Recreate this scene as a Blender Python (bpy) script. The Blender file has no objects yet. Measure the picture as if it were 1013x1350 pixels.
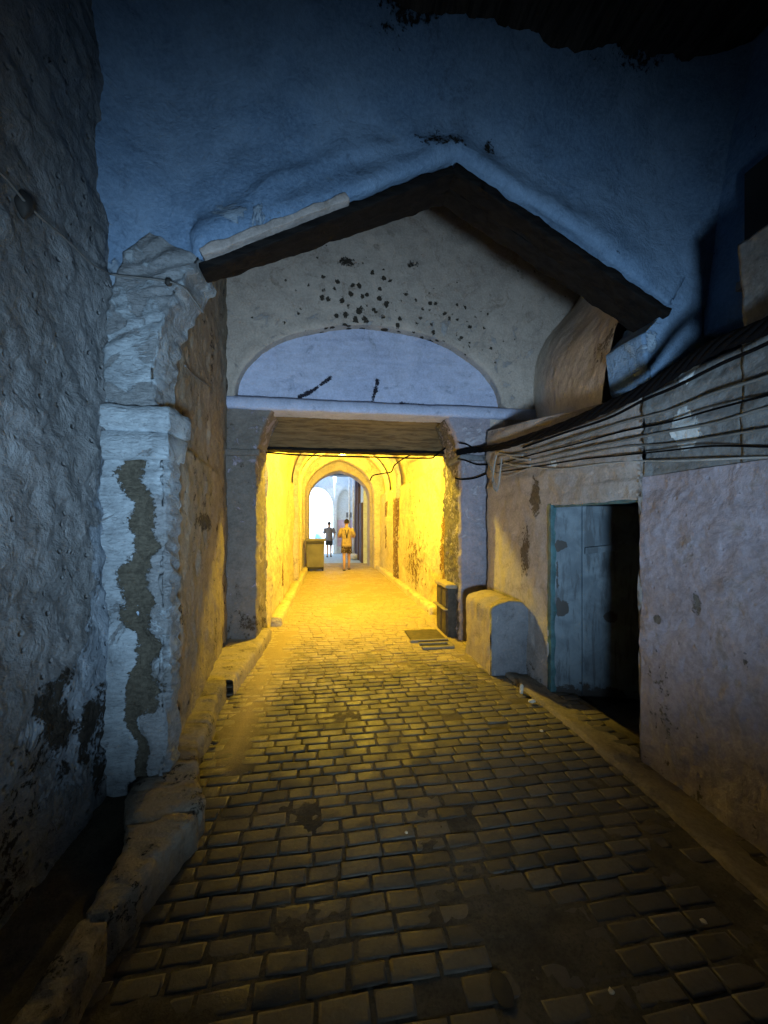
import bpy, bmesh, math, random
from mathutils import Vector, Matrix, noise
random.seed(7)
PI = math.pi
S = bpy.context.scene
col = S.collection

# ------------------------------------------------------------------ camera
CAM_H = 1.6; YAW = math.radians(8.3); F = 520.0
cd = bpy.data.cameras.new('camera'); cam = bpy.data.objects.new('camera', cd); col.objects.link(cam)
cam.location = (0, 0, CAM_H); cam.rotation_euler = (PI/2, 0, -YAW)
cd.sensor_fit = 'HORIZONTAL'; cd.sensor_width = 36; cd.lens = F/1013*36
cd.shift_y = 13/1013; cd.clip_start = 0.05; cd.clip_end = 500
S.camera = cam
_s, _c = math.sin(YAW), math.cos(YAW)
def ray(px, py):                    # photograph measurements -> direction, used to work out real sizes
    u = px-506.5; v = 688-py
    return Vector((F*_s+u*_c, F*_c-u*_s, v))
def onY(px, py, Y):
    d = ray(px, py); return Vector((0,0,CAM_H))+d*(Y/d.y)
def onX(px, py, X):
    d = ray(px, py); return Vector((0,0,CAM_H))+d*(X/d.x)
def onZ(px, py, z=0.):
    d = ray(px, py); return Vector((0,0,CAM_H))+d*((z-CAM_H)/d.z)

# ------------------------------------------------------------------ objects
def tag(o, label=None, cat=None, group=None, kind=None):
    if label: o['label'] = label
    if cat: o['category'] = cat
    if group: o['group'] = group
    if kind: o['kind'] = kind
    return o
def empty(name, loc, label, cat, group=None):
    o = bpy.data.objects.new(name, None); o.empty_display_size = .1
    o.location = loc; col.objects.link(o); return tag(o, label, cat, group)
def link(name, me, m, parent=None, smooth=True):
    o = bpy.data.objects.new(name, me); col.objects.link(o)
    if m and not me.materials: me.materials.append(m)
    if smooth:
        me.polygons.foreach_set('use_smooth', [True]*len(me.polygons))
    if parent:
        o.parent = parent; o.matrix_parent_inverse = Matrix.Translation(-Vector(parent.location))
    return o
class MB:
    def __init__(s): s.v = []; s.f = []
    def box(s, a, b, rot=None, o=None):
        a = Vector(a); b = Vector(b); n = len(s.v)
        for z in (a.z, b.z):
            for x, y in ((a.x,a.y),(b.x,a.y),(b.x,b.y),(a.x,b.y)):
                p = Vector((x,y,z))
                if rot is not None: p = rot @ (p-Vector(o))+Vector(o)
                s.v.append(p)
        for f in ((0,3,2,1),(4,5,6,7),(0,1,5,4),(1,2,6,5),(2,3,7,6),(3,0,4,7)): s.f.append([n+i for i in f])
        return s
    def tube(s, pts, r, k=8, caps=True):
        pts = [Vector(p) for p in pts]; n0 = len(s.v)
        rs = r if isinstance(r, (list,tuple)) else [r]*len(pts)
        up = Vector((0,0,1))
        for i, p in enumerate(pts):
            t = (pts[min(i+1,len(pts)-1)]-pts[max(i-1,0)]).normalized()
            a = t.cross(up)
            if a.length < .15: a = t.cross(Vector((0,1,0)))
            a.normalize(); b = t.cross(a).normalized()
            for j in range(k):
                q = 2*PI*j/k; s.v.append(p+(a*math.cos(q)+b*math.sin(q))*rs[i])
        for i in range(len(pts)-1):
            for j in range(k):
                s.f.append([n0+i*k+j, n0+i*k+(j+1)%k, n0+(i+1)*k+(j+1)%k, n0+(i+1)*k+j])
        if caps:
            s.f.append([n0+j for j in range(k)]); s.f.append([n0+(len(pts)-1)*k+j for j in range(k)][::-1])
        return s
    def mesh(s, name, bevel=0, sub=0, amp=0, fr=8.):
        me = bpy.data.meshes.new(name); me.from_pydata([tuple(v) for v in s.v], [], s.f); 
        bm = bmesh.new(); bm.from_mesh(me)
        bmesh.ops.recalc_face_normals(bm, faces=bm.faces)
        if bevel: bmesh.ops.bevel(bm, geom=bm.edges[:], offset=bevel, segments=2, affect='EDGES', profile=.5)
        if sub:
            # cut up long edges so that the displacement has something to move
            for _ in range(6):
                es = [e for e in bm.edges if e.calc_length() > sub]
                if not es: break
                bmesh.ops.subdivide_edges(bm, edges=es, cuts=1, use_grid_fill=True)
        if amp:
            bm.normal_update()
            for v in bm.verts:
                n = noise.fractal(v.co*fr, 1.0, 2.0, 4)
                v.co += v.normal*amp*n
        bm.to_mesh(me); bm.free()
        return me
    def build(s, name, m, parent=None, bevel=0, smooth=False, sub=0, amp=0, fr=8.):
        return link(name, s.mesh(name, bevel, sub, amp, fr), m, parent, smooth)
def smooth_path(pts, n=6):
    pts = [Vector(p) for p in pts]; out = []
    for i in range(len(pts)-1):
        p0 = pts[max(i-1,0)]; p1 = pts[i]; p2 = pts[i+1]; p3 = pts[min(i+2,len(pts)-1)]
        for k in range(n):
            t = k/n
            out.append(.5*((2*p1)+(p2-p0)*t+(2*p0-5*p1+4*p2-p3)*t*t+(3*p1-p0-3*p2+p3)*t**3))
    out.append(pts[-1]); return out
def resample(pts, n):
    pts = [Vector(p) for p in pts]; L = [0]
    for a, b in zip(pts, pts[1:]): L.append(L[-1]+(b-a).length)
    out = []; j = 0
    for i in range(n):
        t = L[-1]*i/(n-1)
        while j < len(L)-2 and L[j+1] < t: j += 1
        d = L[j+1]-L[j]
        out.append(pts[j].lerp(pts[j+1], 0 if d == 0 else (t-L[j])/d))
    return out
def lump(p, fr, oc=4): return noise.fractal(p*fr, 1.0, 2.1, oc)

def sheet(name, P, nu, nv, m, parent=None, disp=None, masks=None, back=None, flip=False, uvmax=None):
    """a displaced grid; P(u,v)->Vector; back: vector that gives the sheet its thickness"""
    V = []
    for j in range(nv+1):
        for i in range(nu+1): V.append(Vector(P(i/nu, j/nv)))
    W = nu+1; N = []
    for j in range(nv+1):
        for i in range(nu+1):
            a = V[j*W+min(i+1,nu)]-V[j*W+max(i-1,0)]
            b = V[min(j+1,nv)*W+i]-V[max(j-1,0)*W+i]
            n = a.cross(b)
            if n.length > 1e-9: n.normalize()
            if flip: n = -n
            N.append(n)
    V0 = [v.copy() for v in V]
    if disp:
        for i in range(len(V)): V[i] = V[i]+N[i]*disp(V0[i])
    Fc = []
    for j in range(nv):
        for i in range(nu):
            q = [j*W+i, j*W+i+1, (j+1)*W+i+1, (j+1)*W+i]
            Fc.append(q[::-1] if flip else q)
    nfront = len(V)
    if back is not None:
        back = Vector(back)
        loop = [i for i in range(nu+1)]+[j*W+nu for j in range(1,nv+1)]+[nv*W+i for i in range(nu-1,-1,-1)]+[j*W for j in range(nv-1,0,-1)]
        b0 = len(V)
        for i in loop: V.append(V0[i]+back)
        k = len(loop)
        for q in range(k):
            f = [loop[q], b0+q, b0+(q+1)%k, loop[(q+1)%k]]
            Fc.append(f[::-1] if flip else f)
        Fc.append(list(range(b0, b0+k)) if flip else list(range(b0, b0+k))[::-1])
    me = bpy.data.meshes.new(name); me.from_pydata([tuple(v) for v in V], [], Fc)
    if masks:
        for an, fn in masks.items():
            at = me.attributes.new(an, 'FLOAT', 'POINT')
            vals = [fn(V0[i] if i < nfront else Vector((0,0,-99))) if i < nfront else 0. for i in range(len(V))]
            at.data.foreach_set('value', vals)
    return link(name, me, m, parent)

def ring_wall(name, inner, outer, Yf, Yb, n, rows, m, parent=None, disp=None, masks=None, rows_rev=10, shape=None, p=1.0):
    """wall with an opening: face at Y=Yf between the opening's outline and the outer outline, and the reveal back to Yb"""
    a = resample([Vector((x,0,z)) for x, z in inner], n+1); b = [Vector((x,0,z)) for x, z in outer]
    # outer points: matched by index through resampling
    b = resample(b, n+1)
    tot = rows+rows_rev
    def P(u, v):
        i = round(u*n); r = round(v*tot)
        if r <= rows_rev:
            yb = Yb(a[i]) if callable(Yb) else Yb
            q = a[i].copy(); q.y = yb+(Yf-yb)*r/rows_rev
        else:
            q = a[i].lerp(b[i], ((r-rows_rev)/rows)**p); q.y = Yf
        return q
    return sheet(name, P, n, tot, m, parent, disp, masks)

# ------------------------------------------------------------------ materials
def srgb(r, g, b):
    f = lambda c: (c/255/12.92) if c/255 <= .04045 else ((c/255+.055)/1.055)**2.4
    return (f(r), f(g), f(b), 1)
class NT:
    def __init__(s, name):
        s.m = bpy.data.materials.new(name); s.m.use_nodes = True
        s.t = s.m.node_tree; s.t.nodes.clear()
        s.out = s.n('ShaderNodeOutputMaterial'); s.b = s.n('ShaderNodeBsdfPrincipled')
        s.l(s.b.outputs[0], s.out.inputs[0]); s.co = s.n('ShaderNodeTexCoord').outputs['Object']
    def n(s, t, **k):
        x = s.t.nodes.new(t)
        for a, v in k.items(): setattr(x, a, v)
        return x
    def l(s, a, b): s.t.links.new(a, b)
    def set(s, inp, v):
        if hasattr(v, 'is_output') or isinstance(v, bpy.types.NodeSocket): s.l(v, inp)
        else: inp.default_value = v
    def noise(s, scale, det=6, rough=.6, dist=0, vec=None, stretch=None):
        x = s.n('ShaderNodeTexNoise'); x.inputs['Scale'].default_value = scale
        x.inputs['Detail'].default_value = det; x.inputs['Roughness'].default_value = rough; x.inputs['Distortion'].default_value = dist
        v = vec or s.co
        if stretch:
            mp = s.n('ShaderNodeMapping'); mp.inputs['Scale'].default_value = stretch; s.l(v, mp.inputs[0]); v = mp.outputs[0]
        s.l(v, x.inputs['Vector']); return x.outputs['Fac']
    def vor(s, scale, feat='F1', stretch=None, rnd=1.):
        x = s.n('ShaderNodeTexVoronoi', feature=feat); x.inputs['Scale'].default_value = scale; x.inputs['Randomness'].default_value = rnd
        v = s.co
        if stretch:
            mp = s.n('ShaderNodeMapping'); mp.inputs['Scale'].default_value = stretch; s.l(v, mp.inputs[0]); v = mp.outputs[0]
        s.l(v, x.inputs['Vector']); return x.outputs['Distance']
    def ramp(s, f, a, b, v0=0., v1=1.):
        x = s.n('ShaderNodeMapRange', interpolation_type='SMOOTHSTEP'); s.set(x.inputs[0], f)
        x.inputs[1].default_value = a; x.inputs[2].default_value = b; x.inputs[3].default_value = v0; x.inputs[4].default_value = v1
        return x.outputs[0]
    def math(s, op, a, b=0.):
        x = s.n('ShaderNodeMath', operation=op); s.set(x.inputs[0], a); s.set(x.inputs[1], b); return x.outputs[0]
    def mix(s, f, a, b):
        x = s.n('ShaderNodeMix', data_type='RGBA'); s.set(x.inputs[0], f); s.set(x.inputs[6], a); s.set(x.inputs[7], b); return x.outputs[2]
    def attr(s, name): return s.n('ShaderNodeAttribute', attribute_name=name).outputs['Fac']
    def sep(s):
        x = s.n('ShaderNodeSeparateXYZ'); s.l(s.co, x.inputs[0]); return x.outputs
    def bump(s, h, strength=.5, dist=.02, prev=None):
        x = s.n('ShaderNodeBump'); x.inputs['Strength'].default_value = strength; x.inputs['Distance'].default_value = dist
        s.l(h, x.inputs['Height'])
        if prev is not None: s.l(prev, x.inputs['Normal'])
        return x.outputs[0]
    def done(s, color, rough=.9, normal=None, metal=0., spec=.3):
        s.set(s.b.inputs['Base Color'], color); s.set(s.b.inputs['Roughness'], rough); s.set(s.b.inputs['Metallic'], metal)
        s.b.inputs['Specular IOR Level'].default_value = spec
        if normal is not None: s.l(normal, s.b.inputs['Normal'])
        return s.m
def C(r, g, b): return (r, g, b, 1)

def plaster(name, c1, c2, c3, under, white=None, rough_bump=.6, grain=40, pits=0., m_gain=1., lay=0., bd=.03, spots=False):
    """layered old plaster: two base tones, stains, worn-off patches (attribute m1), limewash (m2), second paint (m3)"""
    t = NT(name)
    n1 = t.noise(1.3, 5, .55); n2 = t.noise(7, 7, .65, .4); n3 = t.noise(grain, 6, .7); n4 = t.noise(3.1, 8, .7, 1.2)
    base = t.mix(t.ramp(n1, .38, .62), c1, c2)
    base = t.mix(t.ramp(n4, .54, .66, 0, .75), base, c3)
    base = t.mix(t.ramp(n2, .35, .75, 0, .45), base, tuple(x*.55 for x in c1[:3])+(1,))
    base = t.mix(t.ramp(n3, .35, .7, 0, .35), base, tuple(min(1,x*1.5) for x in c2[:3])+(1,))
    e = t.math('MULTIPLY', t.math('SUBTRACT', n4, .5), 1.6)
    m3 = t.math('ADD', t.attr('m3'), e); k3 = t.ramp(m3, .47, .53)
    if white: 
        m2 = t.math('ADD', t.attr('m2'), e); k2 = t.ramp(m2, .46, .54)
        wv = t.mix(t.ramp(n2, .3, .7), white, tuple(x*.6 for x in white[:3])+(1,))
        base = t.mix(k2, base, wv)
    m1 = t.math('ADD', t.math('ADD', t.attr('m1'), t.math('MULTIPLY', t.math('SUBTRACT', n2, .5), 1.3)), t.math('MULTIPLY', t.math('SUBTRACT', n3, .5), 1.1)); k1 = t.ramp(m1, .44, .56)
    uv = t.mix(t.ramp(n3, .3, .7), under, tuple(x*.5 for x in under[:3])+(1,))
    base = t.mix(k1, base, uv)
    hgt = t.math('ADD', t.math('MULTIPLY', n2, .9), t.math('MULTIPLY', n3, .22))
    hgt = t.math('SUBTRACT', hgt, t.math('MULTIPLY', k1, .35))
    if spots:
        sv = t.vor(8.5); sn = t.noise(17, 6, .75); sv = t.math('ADD', sv, t.math('MULTIPLY', t.math('SUBTRACT', sn, .5), 1.0))
        sr = t.math('MULTIPLY', t.math('ADD', t.attr('m3'), t.math('MULTIPLY', e, .8)), .42)
        ks = t.ramp(t.math('SUBTRACT', sv, sr), -.02, .02, 1, 0)
        base = t.mix(ks, base, under)
    if pits:
        vv = t.vor(14); pt = t.ramp(vv, .06, .2, pits, 0)
        hgt = t.math('SUBTRACT', hgt, pt)
    if lay:
        # thin bed joints of the masonry below, seen through the plaster
        nz = t.noise(60, 5, .7, .8, stretch=(.35, .35, 1.)); hgt = t.math('ADD', hgt, t.math('MULTIPLY', nz, lay))
        base = t.mix(t.ramp(nz, .3, .48, lay*.6, 0), base, C(.05,.045,.04))
    if white: hgt = t.math('ADD', hgt, t.math('MULTIPLY', k2, .2))
    return t.done(base, .92, t.bump(hgt, rough_bump, bd), spec=.15)
M = {}
M['left']  = plaster('rough_stucco', C(.135,.15,.162), C(.205,.225,.245), C(.075,.08,.082), C(.06,.056,.048), C(.31,.38,.46), 1., 26, .3, bd=.055)
M['pier']  = plaster('pier_limewash', C(.145,.165,.18), C(.215,.24,.265), C(.12,.12,.105), C(.105,.10,.08), C(.34,.41,.47), .9, 45, 0, lay=.7)
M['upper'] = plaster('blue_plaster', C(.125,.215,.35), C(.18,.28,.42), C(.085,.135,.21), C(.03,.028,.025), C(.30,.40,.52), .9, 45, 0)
M['brown'] = plaster('brown_plaster', C(.18,.155,.12), C(.25,.215,.165), C(.11,.095,.075), C(.08,.065,.05), C(.30,.28,.26), 1., 36, .2)
M['ped']   = plaster('pediment_plaster', C(.36,.32,.285), C(.45,.40,.355), C(.21,.17,.135), C(.045,.038,.03), C(.42,.42,.43), .7, 40, 0, spots=True)
M['lun']   = plaster('lunette_plaster', C(.38,.43,.60), C(.45,.50,.66), C(.33,.37,.52), C(.03,.03,.045), C(.40,.46,.62), .45, 45, 0)
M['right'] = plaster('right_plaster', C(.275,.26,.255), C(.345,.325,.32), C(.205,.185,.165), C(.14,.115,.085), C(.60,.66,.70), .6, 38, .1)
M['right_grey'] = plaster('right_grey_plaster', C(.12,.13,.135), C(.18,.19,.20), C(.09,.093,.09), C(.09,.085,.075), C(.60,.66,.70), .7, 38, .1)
M['vault'] = plaster('vault_plaster', C(.50,.45,.39), C(.58,.53,.46), C(.36,.30,.23), C(.2,.17,.13), C(.6,.6,.6), .6, 40, 0)
M['dado']  = plaster('purple_dado', C(.235,.22,.26), C(.30,.28,.325), C(.185,.165,.15), C(.15,.14,.13), C(.44,.43,.50), .7, 30, .15)
M['cream'] = plaster('cream_plaster', C(.54,.47,.33), C(.66,.59,.43), C(.36,.28,.17), C(.30,.19,.10), C(.70,.66,.5), 1., 22, .3, bd=.08)
M['jamb']  = plaster('jamb_plaster', C(.16,.145,.13), C(.21,.19,.175), C(.12,.10,.08), C(.13,.10,.07), C(.38,.35,.42), .8, 34, .1, lay=.5)
M['stone'] = plaster('kerb_stone', C(.30,.26,.19), C(.38,.33,.25), C(.22,.19,.14), C(.12,.11,.09), C(.4,.4,.4), .7, 50, .1)
M['kerb'] = plaster('worn_kerb', C(.17,.15,.12), C(.22,.195,.155), C(.12,.105,.085), C(.07,.065,.055), C(.4,.4,.4), .8, 50, .1)
M['dark_render'] = plaster('dark_render', C(.13,.14,.16), C(.17,.18,.2), C(.10,.10,.11), C(.07,.07,.07), C(.3,.3,.3), .6, 40, 0)
M['court'] = plaster('pale_plaster', C(.54,.63,.72), C(.62,.71,.79), C(.48,.55,.64), C(.4,.4,.42), C(.8,.8,.8), .3, 20, 0)

def wood(name, c1, c2, axis=(1,1,1), rough=.8):
    t = NT(name); n = t.noise(9, 8, .65, .6, stretch=axis); g = t.noise(60, 4, .6)
    c = t.mix(t.ramp(n, .35, .65), c1, c2)
    return t.done(c, rough, t.bump(t.math('ADD', n, t.math('MULTIPLY', g, .3)), .7, .012), spec=.12)
M['beam_x'] = wood('black_timber', C(.003,.003,.0035), C(.010,.0095,.0095), (.25, 3, 3))  # one even near-black timber tone
M['lintel'] = wood('lintel_timber', C(.085,.055,.028), C(.17,.115,.06), (.3, 3, 3))
M['log'] = wood('ceiling_log', C(.02,.018,.015), C(.06,.05,.042), (3, .3, 3))
def flat(name, c, rough=.6, metal=0., var=.3, sc=8, bump=.0, spec=.4):
    t = NT(name); n = t.noise(sc, 5, .6)
    cc = t.mix(t.ramp(n, .3, .7), tuple(x*(1-var) for x in c[:3])+(1,), c)
    return t.done(cc, rough, t.bump(n, bump, .01) if bump else None, metal, spec)
M['cable_dark'] = flat('black_cable', C(.004,.004,.005), .8, spec=.06)
M['cable_grey'] = flat('grey_cable', C(.15,.155,.155), .7, sc=20, spec=.15)
M['cable_pale'] = flat('pale_cable', C(.30,.31,.31), .7, sc=20, spec=.15)
M['iron'] = flat('rusty_iron', C(.10,.085,.065), .7, .3, .5, 14, .3)
M['paper'] = flat('litter_paper', C(.62,.58,.48), .8, sc=30)
M['black'] = flat('black_rubber', C(.02,.02,.02), .7)
M['bin'] = flat('bin_plastic', C(.20,.19,.12), .55, sc=3)
M['bin_dark'] = flat('bin_base', C(.05,.045,.04), .7)
M['pipe'] = flat('white_pipe', C(.72,.74,.76), .5)
M['shutter'] = wood('shutter_paint', C(.075,.055,.07), C(.11,.085,.10), (3,3,.2))
M['skin'] = flat('skin', C(.50,.31,.21), .55, var=.1)
M['hair'] = flat('dark_hair', C(.025,.018,.014), .6)
M['shirt'] = flat('tan_shirt', C(.42,.33,.22), .9, var=.35, sc=14, bump=.2)
M['shirt_grey'] = flat('grey_shirt', C(.16,.16,.19), .9, var=.2, sc=10)
M['shorts_dark'] = flat('dark_shorts', C(.04,.042,.05), .9)
def patterned():
    t = NT('patterned_cloth'); v = t.vor(22); c = t.mix(t.ramp(v, .25, .4), C(.45,.35,.22), C(.06,.045,.035))
    return t.done(c, .9)
M['pattern'] = patterned()
M['bag_cloth'] = flat('pale_sack', C(.62,.64,.66), .8, bump=.4)
M['sign'] = flat('grey_plate', C(.16,.17,.19), .5)

def door_mat():
    t = NT('worn_blue_door'); n = t.noise(5, 7, .65, .5); g = t.noise(50, 5, .6)
    st = t.noise(3, 6, .7, .4, stretch=(4, 4, .6))
    c = t.mix(t.ramp(n, .35, .65), C(.075,.105,.135), C(.13,.175,.215))
    c = t.mix(t.ramp(st, .5, .62, 0, .8), c, C(.045,.06,.075))
    c = t.mix(t.ramp(t.math('ADD', t.attr('m1'), t.math('MULTIPLY', t.math('SUBTRACT', n, .5), 1.4)), .46, .54), c, C(.03,.028,.028))
    return t.done(c, .6, t.bump(t.math('ADD', n, t.math('MULTIPLY', g, .2)), .3, .01), spec=.4)
M['door'] = door_mat()

def sett_mat():
    t = NT('worn_setts'); n = t.noise(5, 6, .6); g = t.noise(55, 6, .7); big = t.noise(.9, 4, .6)
    r = t.attr('rnd')
    c = t.mix(r, C(.045,.041,.033), C(.105,.094,.075))
    c = t.mix(t.ramp(big, .4, .65, 0, .5), c, C(.12,.105,.08))
    c = t.mix(t.ramp(g, .4, .7, 0, .4), c, C(.06,.053,.042))
    sd_ = t.math('ADD', t.attr('sand_glow'), t.math('MULTIPLY', t.math('SUBTRACT', t.noise(3.3, 8, .7, .8), .5), 1.1))  # lightens setts toward the tunnel: sand plus painted lamplight
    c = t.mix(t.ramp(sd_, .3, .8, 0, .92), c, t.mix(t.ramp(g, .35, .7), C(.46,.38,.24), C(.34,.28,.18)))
    ro = t.ramp(t.math('ADD', n, t.math('MULTIPLY', g, .4)), .45, .95, .42, .8)
    return t.done(c, ro, t.bump(t.math('ADD', n, t.math('MULTIPLY', g, .5)), .55, .008), spec=.35)
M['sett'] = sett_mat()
def dirt_mat(name, a, b):
    t = NT(name); n = t.noise(4, 8, .7); g = t.noise(70, 6, .75)
    c = t.mix(t.ramp(n, .35, .65), a, b); c = t.mix(t.ramp(g, .45, .65, 0, .5), c, tuple(x*.5 for x in a[:3])+(1,))
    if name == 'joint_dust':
        c = t.mix(t.ramp(t.attr('sand_glow'), .2, .9, 0, .92), c, t.mix(t.ramp(g, .35, .7), C(.44,.36,.23), C(.32,.26,.17)))  # joints take the same mix of sand and painted lamplight
    return t.done(c, .95, t.bump(t.math('ADD', n, t.math('MULTIPLY', g, .4)), .7, .012), spec=.2)
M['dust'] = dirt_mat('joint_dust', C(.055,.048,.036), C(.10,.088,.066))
M['dirt'] = dirt_mat('dark_dirt', C(.045,.04,.034), C(.08,.07,.06))
M['concrete'] = dirt_mat('concrete', C(.22,.20,.16), C(.30,.27,.22))
M['court_floor'] = dirt_mat('pale_paving', C(.40,.50,.57), C(.47,.58,.64))

def blob(p, c, r):      # soft bump, 1 at the centre
    d = math.sqrt(sum(((p[i]-c[i])/r[i])**2 for i in range(3) if r[i]))
    return max(0., 1-d)
# ------------------------------------------------------------------ GROUND
def sandy(x, y):  # sand cover, with the brighter lamplit floor near the tunnel painted into it
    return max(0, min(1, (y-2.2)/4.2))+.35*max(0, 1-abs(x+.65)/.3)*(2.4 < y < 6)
def ground():
    sheet('ground', lambda u,v: Vector((-40+80*u, -20+100*v, -.12)), 8, 8, M['dirt']).__setitem__('kind','structure')
    def P(u,v): return Vector((-1.3+3.6*u, -1.2+16.6*v, 0))
    def d(p):
        h = -.0085+.0065*lump(p, 1.7, 3)+.007*max(0,min(1,(p.y-5.5)/3))+.005*max(0,min(1,(3.0-p.y)/1.2))+.004*lump(p, 14, 3)
        h += .010*max(0, 1-abs(p.x+.62+.05*math.sin(p.y*2))/.28)*(1 if 2.6 < p.y < 6 else 0)
        h += .006*max(0, 1-abs(p.x-1.62)/.3)*(1 if 3.2 < p.y < 5.6 else .3)
        return h
    o = sheet('road', P, 150, 560, M['dust'], disp=d, masks={'sand_glow': lambda p: sandy(p.x, p.y)}); tag(o, kind='structure')
    # setts: one mesh, running courses across the alley, each a worn rounded block
    V = []; Fc = []; R = []
    y = -.6; row = 0
    while y < 15.2:
        dep = .092+random.uniform(-.010,.010)
        wob = .015*math.sin(y*.7)
        x = -1.05+(row%2)*.1+random.uniform(-.02,.02)
        while x < 2.15:
            w = .168+random.uniform(-.03,.03)
            if random.random() < .985:
                g = .0045+random.uniform(0,.003); z = random.uniform(-.003,.0025); tx = random.uniform(-.01,.01); ty = random.uniform(-.022,.022)
                rr = random.random(); n0 = len(V)
                cx = x+w/2; cy = y+dep/2
                for inset, dz in ((g, -.035), (g+.001, -.004), (g+.004, -.0008), (g+.012, .0002)):
                    hx = w/2-inset; hy = dep/2-inset
                    for sx, sy in ((-1,-1),(1,-1),(1,1),(-1,1)):
                        px = cx+sx*hx+(random.uniform(-.004,.004)); py = cy+sy*hy+random.uniform(-.004,.004)
                        V.append((px, py+wob*px*.6+.012*noise.noise(Vector((px*1.2, py*1.2, 0))), z+dz+tx*(px-cx)+ty*(py-cy)+.006*noise.noise(Vector((px*2,py*2,5))))); R.append(rr)
                for k in range(3):
                    for j in range(4): Fc.append((n0+4*k+j, n0+4*k+(j+1)%4, n0+4*k+4+(j+1)%4, n0+4*k+4+j))
                Fc.append((n0+12,n0+13,n0+14,n0+15))
            x += w
        y += dep; row += 1
    me = bpy.data.meshes.new('setts'); me.from_pydata(V, [], Fc)
    at = me.attributes.new('rnd','FLOAT','POINT'); at.data.foreach_set('value', R)
    at = me.attributes.new('sand_glow','FLOAT','POINT'); at.data.foreach_set('value', [sandy(v[0], v[1]) for v in V])
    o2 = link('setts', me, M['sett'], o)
    # beyond the tunnel
    oc = sheet('courtyard_ground', lambda u,v: Vector((-9+20*u, 15.3+30*v, -.012)), 100, 120, M['court_floor'], disp=lambda p: .006*lump(p,2)); tag(oc, kind='structure')
ground()

# left raised kerb / pavement
outer = [(-.90,.2),(-.86,.8),(-.80,1.3),(-.77,1.55),(-.72,1.8),(-.64,2.02),(-.63,2.16),(-.72,2.34),(-.83,2.7),(-.83,3.0),(-.90,3.45),(-.90,3.75)]
inner = [(-.97,.2),(-.93,.8),(-.89,1.3),(-.87,1.6),(-.88,1.85),(-.94,2.02),(-1.03,2.2),(-1.05,2.34),(-1.05,2.7),(-1.1,3.0),(-1.2,3.45),(-1.25,3.75)]
def strip_kerb(name, inn, out, z, m, parent=None, nseg=260, amp=.012):
    a = resample([Vector((x,y,0)) for x,y in inn], nseg+1); b = resample([Vector((x,y,0)) for x,y in out], nseg+1)
    prof = [(0,-.2),(0,-.05),(.01,0),(.2,0.),(.4,0),(.6,0),(.8,0),(.94,-.002),(1,-.012),(1.02,-.03),(1.03,-.06),(1.035,-.10),(1.035,-.14),(1.035,-z-.06)]
    k = len(prof)-1
    def P(u,v):
        i = round(u*nseg); q = prof[round(v*k)]
        p = a[i].lerp(b[i], q[0]); p.z = z+q[1]; return p
    return sheet(name, P, nseg, k, m, parent, disp=lambda p: amp*1.3*lump(p,5,4)+amp*.8*lump(p,18,3)-.016*max(0,1-abs(((p.y+.08*lump(p,2,2))%.46)-.23)/.014), flip=True, masks={'m1':lambda p:.3,'m2':lambda p:.1})
k1 = empty('pavement', (-.9,1.5,0), None, None); tag(k1, kind='structure')
strip_kerb('kerb', inner, outer, .17, M['kerb'], k1)
strip_kerb('kerb', [(-1.25,3.8),(-1.25,4.6),(-1.25,5.6)], [(-.86,3.8),(-.80,4.6),(-.76,5.55)], .15, M['stone'], k1, 70, .008)
o = sheet('dirt_strip', lambda u,v: Vector((-1.35+.45*u, -1+3.4*v, .075)), 24, 120, M['dust'], disp=lambda p: .02*lump(p,4)); tag(o, kind='structure')
# right kerb
def rk(name, y0, y1, x0):
    def P(u,v):
        prof = [(2.12,-.0),(2.05,.0),(1.97,.015),(x0+.035,.03),(x0,.02),(x0-.005,-.04)]
        q = prof[round(v*5)]; y = y0+(y1-y0)*u
        wob = -.12*max(0,(2.0-y))*.5
        return Vector((q[0]+wob+.01*math.sin(y*3), y, q[1]))
    return sheet(name, P, 130, 5, M['kerb'], disp=lambda p: .012*lump(p,6)+.004*lump(p,30,2))
o = rk('right_pavement', -1, 3.9, 1.86); tag(o, kind='structure')

# ------------------------------------------------------------------ LEFT WALL
def d_rough(p): return .030*lump(p, 2.2, 3)+.016*lump(p, 9, 3)+.010*abs(lump(p, 22, 3))+.02*max(0, lump(p+Vector((3,3,3)), 5, 2)-.2)
def left_m1(p):   # worn dark patches low near the pier
    v = .9*blob(p, (-1.2,2.25,.55), (0,.3,.25))+.8*blob(p,(-1.2,1.95,.75),(0,.2,.25))+.6*blob(p,(-1.2,1.5,.3),(0,.6,.5))+.7*blob(p,(-1.2,2.35,.25),(0,.2,.25))
    return min(1.2, .15+v*.8)
def left_m2(p):
    return .12+.9*blob(p,(-1.2,2.38,1.2),(0,.22,1.1))+.7*blob(p,(-1.2,2.1,.6),(0,.5,.7))
def left_m3(p): return 0
lw = sheet('left_wall', lambda u,v: Vector((-1.2-.02*math.sin(v*5), -1.6+4.06*u, -.1+5.5*v)), 250, 330, M['left'], disp=d_rough,
      masks={'m1':left_m1,'m2':left_m2}, back=(-.35,0,0), flip=False)
tag(lw, 'rough lumpy grey stucco wall along the left side, nearest the viewer', 'wall')

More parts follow.
